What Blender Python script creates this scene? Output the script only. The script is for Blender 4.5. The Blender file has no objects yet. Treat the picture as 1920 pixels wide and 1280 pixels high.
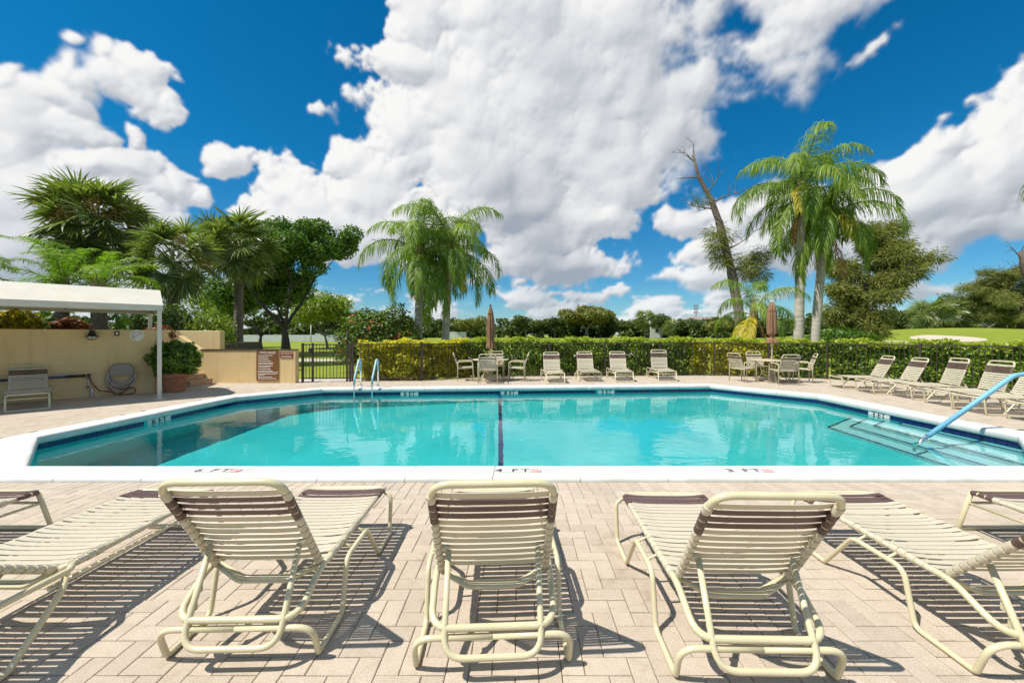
import bpy, bmesh, math, random
import numpy as np
from mathutils import Vector, Matrix

# ------------------------------------------------------------------ scene, camera, sky, sun, exposure
SC = bpy.context.scene
COL = SC.collection
R = math.radians
random.seed(7)

cam_data = bpy.data.cameras.new('camera')
cam = bpy.data.objects.new('camera', cam_data)
COL.objects.link(cam)
cam.location = (0, 0, 1.45)
cam.rotation_euler = (R(90), 0, 0)
cam_data.sensor_width = 36.0
cam_data.lens = 775.0 / 1920.0 * 36.0
cam_data.shift_x = -12.0 / 1920.0
cam_data.shift_y = -12.0 / 1920.0
cam_data.clip_start = 0.05
cam_data.clip_end = 3000
SC.camera = cam

SUN_DIR = Vector((-0.53, -0.27, 1.0)).normalized()
SUN_EL = math.asin(SUN_DIR.z)
SUN_AZ = math.atan2(SUN_DIR.x, SUN_DIR.y)

SC.view_settings.view_transform = 'Standard'
SC.view_settings.look = 'None'
SC.view_settings.exposure = 0.38
SC.view_settings.gamma = 1.0
SC.view_settings.use_curve_mapping = False
SC.render.engine = 'CYCLES'
SC.cycles.use_denoising = True
SC.cycles.max_bounces = 10
SC.cycles.transparent_max_bounces = 12
SC.cycles.caustics_reflective = False
SC.cycles.caustics_refractive = True
SC.cycles.sample_clamp_indirect = 6.0

sun_data = bpy.data.lights.new('sun', 'SUN')
sun_data.energy = 4.7
sun_data.angle = R(0.5)
sun_data.color = (1.0, 0.95, 0.86)
sun = bpy.data.objects.new('sun', sun_data)
COL.objects.link(sun)
sun.rotation_euler = SUN_DIR.to_track_quat('Z', 'Y').to_euler()
sun.location = (-20, -10, 40)
sun_data.cycles.is_caustics_light = True


class NT:
    """small helper to write node trees"""
    def __init__(self, tree):
        self.t = tree
        self.n = tree.nodes
        self.l = tree.links

    def new(self, kind, **props):
        nd = self.n.new(kind)
        for k, v in props.items():
            setattr(nd, k, v)
        return nd

    def put(self, sock, v):
        if v is None:
            return
        if isinstance(v, bpy.types.NodeSocket):
            self.l.new(v, sock)
        else:
            sock.default_value = v

    def m(self, op, a, b=None, c=None, clamp=False):
        nd = self.new('ShaderNodeMath', operation=op)
        nd.use_clamp = clamp
        self.put(nd.inputs[0], a)
        if b is not None:
            self.put(nd.inputs[1], b)
        if c is not None:
            self.put(nd.inputs[2], c)
        return nd.outputs[0]

    def v(self, op, a, b=None):
        nd = self.new('ShaderNodeVectorMath', operation=op)
        self.put(nd.inputs[0], a)
        if b is not None:
            self.put(nd.inputs[1], b)
        return nd.outputs['Value'] if op in ('LENGTH', 'DISTANCE', 'DOT_PRODUCT') else nd.outputs[0]

    def noise(self, vec, scale, detail=4.0, rough=0.55, dist=0.0):
        nd = self.new('ShaderNodeTexNoise')
        self.put(nd.inputs['Vector'], vec)
        nd.inputs['Scale'].default_value = scale
        nd.inputs['Detail'].default_value = detail
        nd.inputs['Roughness'].default_value = rough
        nd.inputs['Distortion'].default_value = dist
        return nd

    def ramp(self, fac, stops, interp='LINEAR'):
        nd = self.new('ShaderNodeValToRGB')
        cr = nd.color_ramp
        cr.interpolation = interp
        while len(cr.elements) < len(stops):
            cr.elements.new(0.5)
        for e, (p, c) in zip(cr.elements, stops):
            e.position = p
            e.color = (c[0], c[1], c[2], 1)
        self.put(nd.inputs['Fac'], fac)
        return nd.outputs['Color']

    def mix(self, fac, a, b, blend='MIX'):
        nd = self.new('ShaderNodeMix', data_type='RGBA', blend_type=blend)
        self.put(nd.inputs['Factor'], fac)
        for s, v in ((nd.inputs['A'], a), (nd.inputs['B'], b)):
            pass
        ca = [s for s in nd.inputs if s.name == 'A' and s.type == 'RGBA'][0]
        cb = [s for s in nd.inputs if s.name == 'B' and s.type == 'RGBA'][0]
        for s, v in ((ca, a), (cb, b)):
            if isinstance(v, (tuple, list)):
                v = (v[0], v[1], v[2], 1)
            self.put(s, v)
        return [o for o in nd.outputs if o.type == 'RGBA'][0]

    def smooth(self, x, lo, hi):
        nd = self.new('ShaderNodeMapRange', interpolation_type='SMOOTHSTEP')
        self.put(nd.inputs['Value'], x)
        nd.inputs['From Min'].default_value = lo
        nd.inputs['From Max'].default_value = hi
        return nd.outputs['Result']


def px_dir(px, py):
    """azimuth and elevation of a point of the sky as the photograph shows it"""
    dx, dz = (px - 972.0) / 775.0, (628.0 - py) / 775.0
    return math.atan2(dx, 1.0), math.atan2(dz, math.hypot(dx, 1.0))


# ------------------------------------------------------------------ cloud map: cumulus computed as a relief on the sky sphere
HEAPS = [
    # the great heap over the middle of the lawn: (x, y, half width, half height, softness of its edge)
    (800, 30, 80, 90, .1), (900, 60, 140, 120, .1), (1040, 60, 190, 190, .4), (1230, 30, 200, 150, .8), (1380, 0, 180, 100, .9), (1500, 20, 110, 50, 1), (1420, 90, 110, 60, 1),
    (780, 130, 76, 60, .1), (1150, 240, 140, 100, .4), (860, 190, 150, 110, .1), (1000, 220, 220, 160, .3), (1190, 190, 180, 120, .9), (750, 260, 90, 84, .1), (1330, 150, 130, 80, .9), (1270, 250, 90, 60, .9),
    (900, 320, 220, 110, .2), (1080, 320, 170, 120, .5), (645, 305, 46, 56, .05), (690, 370, 96, 80, .1), (1190, 300, 110, 90, .9),
    (565, 370, 66, 54, .05), (620, 420, 130, 66, .1), (780, 430, 190, 84, .2), (960, 400, 110, 50, .4), (1110, 420, 110, 46, .7),
    (1320, 255, 66, 46, .6), (1290, 405, 100, 34, .5), (1010, 455, 76, 50, .1), (1070, 500, 130, 36, .5),
    (1330, 470, 84, 40, .3), (1310, 525, 120, 30, .6), (1410, 400, 80, 44, .6), (1450, 480, 130, 60, .8), (870, 510, 120, 30, .9),
    # right-hand heap
    (1710, 320, 76, 66, .2), (1790, 370, 150, 90, .3), (1870, 305, 96, 74, .1), (1960, 330, 140, 130, .2), (1750, 272, 56, 28, .8), (1700, 410, 130, 60, .5),
    (1820, 440, 190, 60, .9), (1650, 470, 150, 46, .9), (1720, 540, 200, 34, 1),
    # left-hand heaps
    (40, 285, 84, 80, .1), (-30, 380, 180, 140, .3), (80, 380, 120, 96, .4), (245, 316, 80, 52, .1), (190, 316, 40, 34, .4),
    (275, 150, 76, 62, .2), (220, 120, 44, 38, .4), (235, 170, 74, 42, .7), (130, 140, 34, 36, .9), (170, 165, 44, 32, 1), (140, 195, 40, 24, 1),
    (240, 235, 34, 28, .8), (170, 245, 44, 26, .9), (430, 300, 42, 34, .7), (360, 345, 42, 38, .5), (318, 348, 36, 22, .9),
    (-6, 155, 20, 34, .5), (280, 410, 110, 46, .9), (60, 470, 220, 60, 1), (300, 480, 180, 46, 1), (600, 212, 26, 14, 1), (1640, 90, 24, 18, 1),
    (140, 85, 26, 12, 1),
]
CW, CH = 2560, 640                     # full circle by quarter turn up


def cloud_map():
    rs = np.random.RandomState(21)
    az = (np.arange(CW) + 0.5) / CW * 2 * np.pi - np.pi
    el = (np.arange(CH) + 0.5) / CH * (np.pi / 2)
    A, E = np.meshgrid(az.astype(np.float32), el.astype(np.float32))
    ppr = CW / (2 * np.pi)             # pixels per radian
    EM = np.minimum(np.log(np.tan(np.pi / 4 + E / 2)), 3.0)     # keeps the relief round towards the top of the sky

    def value(nx_, ny_):
        """periodic smooth noise with nx_ by ny_ cells over the whole map"""
        gsm = rs.rand(2 * ny_ + 3, nx_).astype(np.float32)
        x = (A + np.pi) / (2 * np.pi) * nx_
        y = EM / (np.pi / 2) * ny_
        xi, yi = x.astype(np.int32), y.astype(np.int32)
        fx, fy = x - xi, y - yi
        fx = fx * fx * (3 - 2 * fx)
        fy = fy * fy * (3 - 2 * fy)
        x0, x1 = xi % nx_, (xi + 1) % nx_
        a = gsm[yi, x0] * (1 - fx) + gsm[yi, x1] * fx
        b = gsm[yi + 1, x0] * (1 - fx) + gsm[yi + 1, x1] * fx
        return a * (1 - fy) + b * fy

    def fbm(n0, octs, gain=0.55, stretch=1.0):
        s, amp, tot, n = 0, 1.0, 0, n0
        for _ in range(octs):
            s = s + amp * value(int(n), max(1, int(n / 4 * stretch)))
            tot += amp
            amp *= gain
            n *= 2
        return s / tot - 0.5

    def worley(n, wx, wy):
        """distance to the nearest of scattered points, cells n per circle"""
        ny_ = n // 2 + 4
        jx, jy = rs.rand(ny_ + 4, n).astype(np.float32), rs.rand(ny_ + 4, n).astype(np.float32)
        x = (A + wx + np.pi) / (2 * np.pi) * n
        y = (EM + wy) / (np.pi / 2) * (n / 4) + 1
        xi, yi = np.floor(x).astype(np.int32), np.clip(np.floor(y).astype(np.int32), 0, ny_)
        best = np.full(A.shape, 9.0, np.float32)
        for dy in (-1, 0, 1):
            for dx in (-1, 0, 1):
                cx_, cy_ = (xi + dx) % n, np.clip(yi + dy, 0, ny_ + 3)
                d = (xi + dx + jx[cy_, cx_] - x) ** 2 + (yi + dy + jy[cy_, cx_] - y) ** 2
                np.minimum(best, d, out=best)
        return np.sqrt(best)

    def blur(a, r):
        for ax in (0, 1):
            pad = [(0, 0), (0, 0)]
            pad[ax] = (r + 1, r)
            c = np.cumsum(np.pad(a, pad, mode='edge'), axis=ax, dtype=np.float64)
            n = a.shape[ax]
            hi = np.take(c, np.arange(2 * r + 1, 2 * r + 1 + n), axis=ax)
            lo = np.take(c, np.arange(0, n), axis=ax)
            a = ((hi - lo) / (2 * r + 1)).astype(np.float32)
        return a

    wx1, wy1 = fbm(56, 5, 0.6), fbm(56, 5, 0.6)
    # heaps
    heap = np.full(A.shape, -9.0, np.float32)
    smap = np.full(A.shape, 0.6, np.float32)
    Aw, Ew = A + wx1 * 0.10, E + wy1 * 0.08
    for (px, py, hx, hy, sf) in HEAPS:
        a0, e0 = px_dir(px, py)
        ra = abs(px_dir(px + hx, py)[0] - px_dir(px - hx, py)[0]) / 2
        re = abs(px_dir(px, py - hy)[1] - px_dir(px, py + hy)[1]) / 2
        sl = (slice(None), slice(max(0, int((a0 - 3 * ra - 0.1 + np.pi) * ppr)), int((a0 + 3 * ra + 0.1 + np.pi) * ppr)))
        d = 1 - np.sqrt(((Aw[sl] - a0) / ra) ** 2 + ((Ew[sl] - e0) / re) ** 2)
        d = np.where(d > 0, d, d * 0.62)
        smap[sl] = np.where(d > heap[sl], sf, smap[sl])
        heap[sl] = np.maximum(heap[sl], d)
    # heaps of the same kind round the rest of the sky
    far = fbm(14, 4, 0.5) * 6.0 - 0.55
    outside = np.clip((np.abs(A) - 0.92) / 0.25, 0, 1)
    outside = np.maximum(outside, np.clip((E - 0.72) / 0.15, 0, 1))
    heap = np.maximum(heap, far - (1 - outside) * 4)
    # low rows of small clouds towards the horizon
    row = fbm(110, 5, 0.55, 2.2) * 3.4 + fbm(20, 2) * 1.2 + 0.34
    low = np.clip((0.19 - E) / 0.10, 0, 1)
    row = row - (1 - low) * 3
    smap = np.where(row > heap, 0.7, smap)
    heap = np.maximum(heap, row * 0.6)
    smap = blur(smap, int(0.05 * ppr))

    wx2, wy2 = wx1 * 0.05 + fbm(160, 3) * 0.02, wy1 * 0.05 + fbm(160, 3) * 0.02
    b1 = 0.55 - worley(56, wx2, wy2)
    b2 = 0.55 - worley(128, wx2, wy2)
    b3 = 0.55 - worley(300, wx2, wy2)
    f = fbm(52, 7, 0.54)
    billow = b1 * 0.50 + b2 * 0.30 + b3 * 0.15
    dens = heap * 1.15 + billow * (1.0 - 0.6 * smap) + f * (1.3 + 2.0 * smap) + 0.12
    soft = np.clip(smap + fbm(30, 3) * 1.2, 0, 1)
    width = 0.12 + 0.75 * soft * soft
    alpha = np.clip(dens / width, 0, 1)
    alpha = alpha * alpha * (3 - 2 * alpha)

    # relief and its light: the sun stands high to the left, behind the viewer
    edge = np.exp(-np.clip(dens, 0, 3) * 2.2)
    H = np.sqrt(np.clip(dens, 0, 1.6) + 0.03) * 0.060 + blur(billow, 2) * (0.010 + 0.016 * edge) * (1.1 - smap) + blur(f, 2) * 0.012 * edge
    Hs = blur(blur(H, 5), 5)
    keep = np.clip(edge * 1.6, 0.25, 1)
    H = blur(H, 1) * keep + Hs * (1 - keep)
    gx = (np.roll(H, -1, 1) - np.roll(H, 1, 1)) * ppr / 2
    gy = np.gradient(H, axis=0) * ppr
    nl = np.sqrt(gx * gx + gy * gy + 1)
    lx, ly, lz = -0.42, 0.60, 0.68
    lit = np.clip((-gx * lx - gy * ly + lz) / nl, 0, 1)
    # thick parts stand in their own shade on the side away from the sun
    body = np.clip(dens, 0, 1.2)
    k = int(0.10 * ppr)
    up = blur(np.roll(body, (-k, k // 2), (0, 1)), int(0.05 * ppr))
    here = blur(body, int(0.03 * ppr))
    occ = np.clip(up * 0.8 + here * 0.2 - 0.22, 0, 1)
    big = np.clip(0.60 + blur(fbm(22, 4), 6) * 2.6, 0, 1)
    lum = 0.38 + 0.64 * lit - 0.70 * occ * big + 0.10 * (1 - here)
    lum = np.clip(lum, 0.05, 1.0)
    haze = np.exp(-E / 0.07)
    alpha = alpha * (1 - 0.35 * haze)
    return alpha.astype(np.float32), lum.astype(np.float32)


world = bpy.data.worlds.new('World')
SC.world = world
world.use_nodes = True
wt = world.node_tree
wt.nodes.clear()

w = NT(wt)
c_alpha, c_lum = cloud_map()
cpix = np.zeros((2 * CH, CW, 4), np.float32)
cpix[CH:, :, 0] = c_lum
cpix[CH:, :, 1] = c_alpha
cpix[:, :, 3] = 1
cpix = np.roll(cpix, -CW // 4, axis=1)
cimg = bpy.data.images.new('cloud_map', CW, 2 * CH, alpha=False)
cimg.colorspace_settings.name = 'Non-Color'
cimg.pixels.foreach_set(cpix.ravel())
cimg.update()
env = w.new('ShaderNodeTexEnvironment')
env.image = cimg
env.interpolation = 'Cubic'
csep = w.new('ShaderNodeSeparateColor')
w.put(csep.inputs[0], env.outputs['Color'])
lit, alpha = csep.outputs[0], csep.outputs[1]
cloud = w.ramp(lit, [(0.0, (2.9, 3.3, 3.9)), (0.4, (4.5, 4.8, 5.2)), (0.75, (6.6, 6.7, 6.9)), (1.0, (8.1, 8.05, 7.95))])
sky = w.new('ShaderNodeTexSky', sky_type='NISHITA')
sky.sun_disc = False
sky.sun_elevation = SUN_EL
sky.sun_rotation = SUN_AZ
sky.air_density = 1.0
sky.dust_density = 0.3
sky.ozone_density = 3.0
hs = w.new('ShaderNodeHueSaturation')
hs.inputs['Saturation'].default_value = 1.2
w.put(hs.inputs['Color'], sky.outputs[0])
selv = w.new('ShaderNodeSeparateXYZ')
wtc = w.new('ShaderNodeTexCoord')
w.put(selv.inputs[0], wtc.outputs['Generated'])
tone = w.ramp(selv.outputs[2], [(0.0, (0.60, 0.80, 0.94)), (0.12, (0.36, 0.76, 0.92)), (0.35, (0.08, 0.80, 0.95)), (0.7, (0.02, 0.84, 0.97))])
tint = w.mix(1.0, hs.outputs[0], tone, 'MULTIPLY')
final = w.mix(alpha, tint, cloud)
bg = w.new('ShaderNodeBackground')
bg.inputs['Strength'].default_value = 0.09
w.put(bg.inputs['Color'], final)
wo = w.new('ShaderNodeOutputWorld')
w.put(wo.inputs['Surface'], bg.outputs[0])
world.cycles.sampling_method = 'MANUAL'
world.cycles.sample_map_resolution = 512

# ------------------------------------------------------------------ tags and mesh helpers
def tag(o, label=None, cat=None, group=None, kind=None):
    if label:
        o['label'] = label
    if cat:
        o['category'] = cat
    if group:
        o['group'] = group
    if kind:
        o['kind'] = kind
    return o


def link(o, parent=None):
    COL.objects.link(o)
    if parent is not None:
        o.parent = parent
    return o


def empty(name, loc=(0, 0, 0), rz=0.0):
    o = bpy.data.objects.new(name, None)
    o.empty_display_size = 0.2
    o.location = loc
    o.rotation_euler = (0, 0, rz)
    return link(o)


def inst(name, mesh, parent=None, loc=(0, 0, 0), rot=(0, 0, 0), scale=None):
    o = bpy.data.objects.new(name, mesh)
    o.location = loc
    o.rotation_euler = rot
    if scale is not None:
        o.scale = scale if hasattr(scale, '__len__') else (scale, scale, scale)
    return link(o, parent)


def fillet(pts, rad, n=5, closed=False):
    """round the corners of a polyline; rad is one number or one per point"""
    pts = [Vector(p) for p in pts]
    N = len(pts)
    out = []
    for i, p in enumerate(pts):
        r = rad[i] if hasattr(rad, '__len__') else rad
        if (not closed and i in (0, N - 1)) or r <= 0:
            out.append(p)
            continue
        a, b = pts[i - 1], pts[(i + 1) % N]
        u, v = (a - p), (b - p)
        lu, lv = u.length, v.length
        u.normalize()
        v.normalize()
        ang = u.angle(v)
        if ang > math.pi - 0.02:
            out.append(p)
            continue
        cut = min(r / math.tan(ang / 2), lu * 0.48, lv * 0.48)
        s, e = p + u * cut, p + v * cut
        for k in range(n + 1):
            t = k / n
            out.append((1 - t) ** 2 * s + 2 * t * (1 - t) * p + t ** 2 * e)
    return out


class MB:
    """collects shapes and builds them as ONE mesh"""
    def __init__(self):
        self.v, self.f, self.s, self.mi = [], [], [], []

    def add(self, verts, faces, smooth=False, mi=0):
        o = len(self.v)
        self.v.extend([tuple(p) for p in verts])
        for f in faces:
            self.f.append(tuple(i + o for i in f))
            self.s.append(smooth)
            self.mi.append(mi)
        return self

    def box(self, c, s, rz=0.0, mi=0, taper=1.0):
        x, y, z = s[0] / 2, s[1] / 2, s[2] / 2
        vs = []
        for dz in (-1, 1):
            k = taper if dz > 0 else 1.0
            for dx, dy in ((-1, -1), (1, -1), (1, 1), (-1, 1)):
                px, py = dx * x * k, dy * y * k
                vs.append((c[0] + px * math.cos(rz) - py * math.sin(rz),
                           c[1] + px * math.sin(rz) + py * math.cos(rz), c[2] + dz * z))
        self.add(vs, [(3, 2, 1, 0), (4, 5, 6, 7), (0, 1, 5, 4), (1, 2, 6, 5), (2, 3, 7, 6), (3, 0, 4, 7)], False, mi)
        return self

    def bar(self, a, b, w, h, mi=0):
        """box from a to b, w wide, h tall, level"""
        a, b = Vector(a), Vector(b)
        d = b - a
        L = d.length
        c = (a + b) / 2
        d.normalize()
        side = d.cross(Vector((0, 0, 1)))
        side = side.normalized() if side.length > 1e-5 else Vector((1, 0, 0))
        up = side.cross(d)
        vs = []
        for e in (-1, 1):
            for sx_, sz_ in ((-1, -1), (1, -1), (1, 1), (-1, 1)):
                vs.append(c + d * (e * L / 2) + side * (sx_ * w / 2) + up * (sz_ * h / 2))
        self.add(vs, [(0, 1, 2, 3), (7, 6, 5, 4), (0, 4, 5, 1), (1, 5, 6, 2), (2, 6, 7, 3), (3, 7, 4, 0)], False, mi)
        return self

    def tube(self, pts, r, n=8, closed=False, mi=0, caps=True):
        pts = [Vector(p) for p in pts]
        N = len(pts)
        rs = list(r) if hasattr(r, '__len__') else [r] * N
        tang = []
        for i in range(N):
            if closed:
                t = pts[(i + 1) % N] - pts[i - 1]
            else:
                t = pts[min(i + 1, N - 1)] - pts[max(i - 1, 0)]
            tang.append(t.normalized())
        up = Vector((0, 0, 1)) if abs(tang[0].z) < 0.9 else Vector((1, 0, 0))
        nrm = (up - tang[0] * up.dot(tang[0])).normalized()
        vs, fs = [], []
        for i in range(N):
            nrm = nrm - tang[i] * nrm.dot(tang[i])
            if nrm.length < 1e-6:
                nrm = tang[i].orthogonal()
            nrm.normalize()
            bi = tang[i].cross(nrm)
            for k in range(n):
                a = 2 * math.pi * k / n
                vs.append(pts[i] + (nrm * math.cos(a) + bi * math.sin(a)) * rs[i])
        for i in range(N if closed else N - 1):
            j = (i + 1) % N
            for k in range(n):
                k2 = (k + 1) % n
                fs.append((i * n + k, i * n + k2, j * n + k2, j * n + k))
        self.add(vs, fs, True, mi)
        if caps and not closed:
            o = len(self.v) - len(vs)
            self.f.append(tuple(o + k for k in reversed(range(n))))
            self.f.append(tuple(o + (N - 1) * n + k for k in range(n)))
            self.s += [False, False]
            self.mi += [mi, mi]
        return self

    def lathe(self, prof, n=24, c=(0, 0, 0), mi=0, smooth=True, ripple=None):
        """prof: (radius, z) from bottom to top"""
        vs, fs = [], []
        for i, (r, z) in enumerate(prof):
            for k in range(n):
                a = 2 * math.pi * k / n
                rr = r if ripple is None else r * ripple(a, i / (len(prof) - 1))
                vs.append((c[0] + rr * math.cos(a), c[1] + rr * math.sin(a), c[2] + z))
        for i in range(len(prof) - 1):
            for k in range(n):
                k2 = (k + 1) % n
                fs.append((i * n + k, i * n + k2, (i + 1) * n + k2, (i + 1) * n + k))
        self.add(vs, fs, smooth, mi)
        o = len(self.v) - len(vs)
        self.f.append(tuple(o + k for k in reversed(range(n))))
        self.f.append(tuple(o + (len(prof) - 1) * n + k for k in range(n)))
        self.s += [False, False]
        self.mi += [mi, mi]
        return self

    def prism(self, poly, z0, z1, mi=0):
        n = len(poly)
        vs = [(p[0], p[1], z0) for p in poly] + [(p[0], p[1], z1) for p in poly]
        fs = [tuple(reversed(range(n))), tuple(range(n, 2 * n))]
        for k in range(n):
            k2 = (k + 1) % n
            fs.append((k, k2, n + k2, n + k))
        self.add(vs, fs, False, mi)
        return self

    def mesh(self, name, mats):
        me = bpy.data.meshes.new(name)
        me.from_pydata(self.v, [], self.f)
        me.polygons.foreach_set('use_smooth', self.s)
        me.polygons.foreach_set('material_index', self.mi)
        for m_ in (mats if isinstance(mats, (list, tuple)) else [mats]):
            me.materials.append(m_)
        me.update()
        return me

    def build(self, name, mats, parent=None, loc=(0, 0, 0), rot=(0, 0, 0)):
        return inst(name, self.mesh(name, mats), parent, loc, rot)


def bevel(o, w=0.01, seg=2):
    md = o.modifiers.new('bevel', 'BEVEL')
    md.width = w
    md.segments = seg
    md.limit_method = 'ANGLE'
    return o


def np_mesh(name, V, nper, mats, mi=None, smooth=False):
    """V: (N, nper, 3) array of separate polygons"""
    N = V.shape[0]
    me = bpy.data.meshes.new(name)
    me.vertices.add(N * nper)
    me.vertices.foreach_set('co', V.reshape(-1).astype(np.float32))
    me.loops.add(N * nper)
    me.loops.foreach_set('vertex_index', np.arange(N * nper, dtype=np.int32))
    me.polygons.add(N)
    me.polygons.foreach_set('loop_start', np.arange(0, N * nper, nper, dtype=np.int32))
    if mi is not None:
        me.polygons.foreach_set('material_index', np.asarray(mi, dtype=np.int32))
    if smooth:
        me.polygons.foreach_set('use_smooth', np.ones(N, dtype=bool))
    for m_ in (mats if isinstance(mats, (list, tuple)) else [mats]):
        me.materials.append(m_)
    me.update()
    me.validate()
    return me


def text_mesh(body, size, mat, extrude=0.0008, align='CENTER', width=1.0):
    cu = bpy.data.curves.new('text', 'FONT')
    cu.body = body
    cu.size = size
    cu.extrude = extrude
    cu.align_x = align
    cu.align_y = 'CENTER'
    cu.space_character = width
    cu.offset = size * 0.012
    cu.resolution_u = 3
    tmp = bpy.data.objects.new('text', cu)
    COL.objects.link(tmp)
    dg = bpy.context.evaluated_depsgraph_get()
    me = bpy.data.meshes.new_from_object(tmp.evaluated_get(dg))
    bpy.data.objects.remove(tmp)
    me.materials.clear()
    me.materials.append(mat)
    return me


def in_poly(x, y, poly):
    c = False
    n = len(poly)
    j = n - 1
    for i in range(n):
        xi, yi = poly[i][0], poly[i][1]
        xj, yj = poly[j][0], poly[j][1]
        if (yi > y) != (yj > y) and x < (xj - xi) * (y - yi) / (yj - yi) + xi:
            c = not c
        j = i
    return c


# ------------------------------------------------------------------ materials
def new_mat(name):
    m_ = bpy.data.materials.new(name)
    m_.use_nodes = True
    t = NT(m_.node_tree)
    bs = m_.node_tree.nodes['Principled BSDF']
    return m_, t, bs


def plain(name, col, rough=0.5, metal=0.0, spec=0.5, vary=0.10, scale=6.0, bump=0.0, bscale=60.0):
    m_, t, bs = new_mat(name)
    tc_ = t.new('ShaderNodeTexCoord')
    nz = t.noise(tc_.outputs['Object'], scale, 5.0)
    lo = tuple(c * (1 - vary) for c in col)
    hi = tuple(min(1, c * (1 + vary)) for c in col)
    t.put(bs.inputs['Base Color'], t.ramp(nz.outputs['Fac'], [(0.3, lo), (0.7, hi)]))
    bs.inputs['Roughness'].default_value = rough
    bs.inputs['Metallic'].default_value = metal
    bs.inputs['Specular IOR Level'].default_value = spec
    if bump > 0:
        n2 = t.noise(tc_.outputs['Object'], bscale, 4.0)
        b = t.new('ShaderNodeBump')
        b.inputs['Strength'].default_value = bump
        b.inputs['Distance'].default_value = 0.01
        t.put(b.inputs['Height'], n2.outputs['Fac'])
        t.put(bs.inputs['Normal'], b.outputs[0])
    return m_


def foliage(name, cols, trans=0.3, rough=0.45, tcol=None, nscale=0.7, spec=0.4):
    """leaves: each leaf its own tone, clumps drift in tone, light shines through"""
    m_, t, bs = new_mat(name)
    geo = t.new('ShaderNodeNewGeometry')
    tc_ = t.new('ShaderNodeTexCoord')
    nz = t.noise(tc_.outputs['Object'], nscale, 3.0)
    f = t.m('ADD', t.m('MULTIPLY', geo.outputs['Random Per Island'], 0.65), t.m('MULTIPLY_ADD', nz.outputs['Fac'], 0.9, -0.28))
    n = len(cols)
    col = t.ramp(f, [(i / max(1, n - 1), c) for i, c in enumerate(cols)])
    t.put(bs.inputs['Base Color'], col)
    bs.inputs['Roughness'].default_value = rough
    bs.inputs['Specular IOR Level'].default_value = spec
    tr = t.new('ShaderNodeBsdfTranslucent')
    tcolr = t.mix(1.0, col, tcol or (1.5, 1.7, 0.7), 'MULTIPLY')
    t.put(tr.inputs['Color'], tcolr)
    mx = t.new('ShaderNodeMixShader')
    mx.inputs[0].default_value = trans
    t.put(mx.inputs[1], bs.outputs[0])
    t.put(mx.inputs[2], tr.outputs[0])
    t.put(m_.node_tree.nodes['Material Output'].inputs['Surface'], mx.outputs[0])
    return m_


def bark(name, lo, hi, scale=(3, 3, 14), bump=0.6):
    m_, t, bs = new_mat(name)
    tc_ = t.new('ShaderNodeTexCoord')
    mp = t.new('ShaderNodeMapping')
    mp.inputs['Scale'].default_value = scale
    t.put(mp.inputs['Vector'], tc_.outputs['Object'])
    nz = t.noise(mp.outputs[0], 1.6, 6.0, 0.65)
    t.put(bs.inputs['Base Color'], t.ramp(nz.outputs['Fac'], [(0.25, lo), (0.75, hi)]))
    bs.inputs['Roughness'].default_value = 0.9
    b = t.new('ShaderNodeBump')
    b.inputs['Strength'].default_value = bump
    b.inputs['Distance'].default_value = 0.03
    t.put(b.inputs['Height'], nz.outputs['Fac'])
    t.put(bs.inputs['Normal'], b.outputs[0])
    return m_


def paver_mat():
    m_, t, bs = new_mat('paver_concrete')
    geo = t.new('ShaderNodeNewGeometry')
    oi = t.new('ShaderNodeObjectInfo')
    rnd = t.m('FRACT', t.m('ADD', geo.outputs['Random Per Island'], oi.outputs['Random']))
    pos = geo.outputs['Position']
    big = t.noise(pos, 0.8, 4.0)
    fine = t.noise(pos, 150.0, 3.0, 0.7)
    mid = t.noise(pos, 14.0, 4.0, 0.6)
    f = t.m('ADD', t.m('MULTIPLY', rnd, 0.42), t.m('MULTIPLY', big.outputs['Fac'], 0.55))
    base = t.ramp(f, [(0.1, (0.405, 0.338, 0.268)), (0.45, (0.475, 0.40, 0.318)), (0.75, (0.52, 0.44, 0.352)), (1.0, (0.575, 0.50, 0.408))])
    grain = t.ramp(fine.outputs['Fac'], [(0.30, (0.62, 0.60, 0.57)), (0.5, (1, 1, 1)), (0.72, (1.18, 1.16, 1.12))])
    c = t.mix(0.75, base, grain, 'MULTIPLY')
    dirt = t.ramp(mid.outputs['Fac'], [(0.25, (0.80, 0.77, 0.72)), (0.55, (1, 1, 1))])
    c = t.mix(0.55, c, dirt, 'MULTIPLY')
    blot = t.noise(pos, 2.6, 6.0, 0.7, 0.6)
    stain = t.ramp(blot.outputs['Fac'], [(0.30, (0.74, 0.70, 0.64)), (0.42, (1, 1, 1))])
    c = t.mix(0.7, c, stain, 'MULTIPLY')
    t.put(bs.inputs['Base Color'], c)
    bs.inputs['Roughness'].default_value = 0.88
    bs.inputs['Specular IOR Level'].default_value = 0.25
    b = t.new('ShaderNodeBump')
    b.inputs['Strength'].default_value = 0.35
    b.inputs['Distance'].default_value = 0.003
    t.put(b.inputs['Height'], t.m('ADD', fine.outputs['Fac'], mid.outputs['Fac']))
    t.put(bs.inputs['Normal'], b.outputs[0])
    return m_


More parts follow.
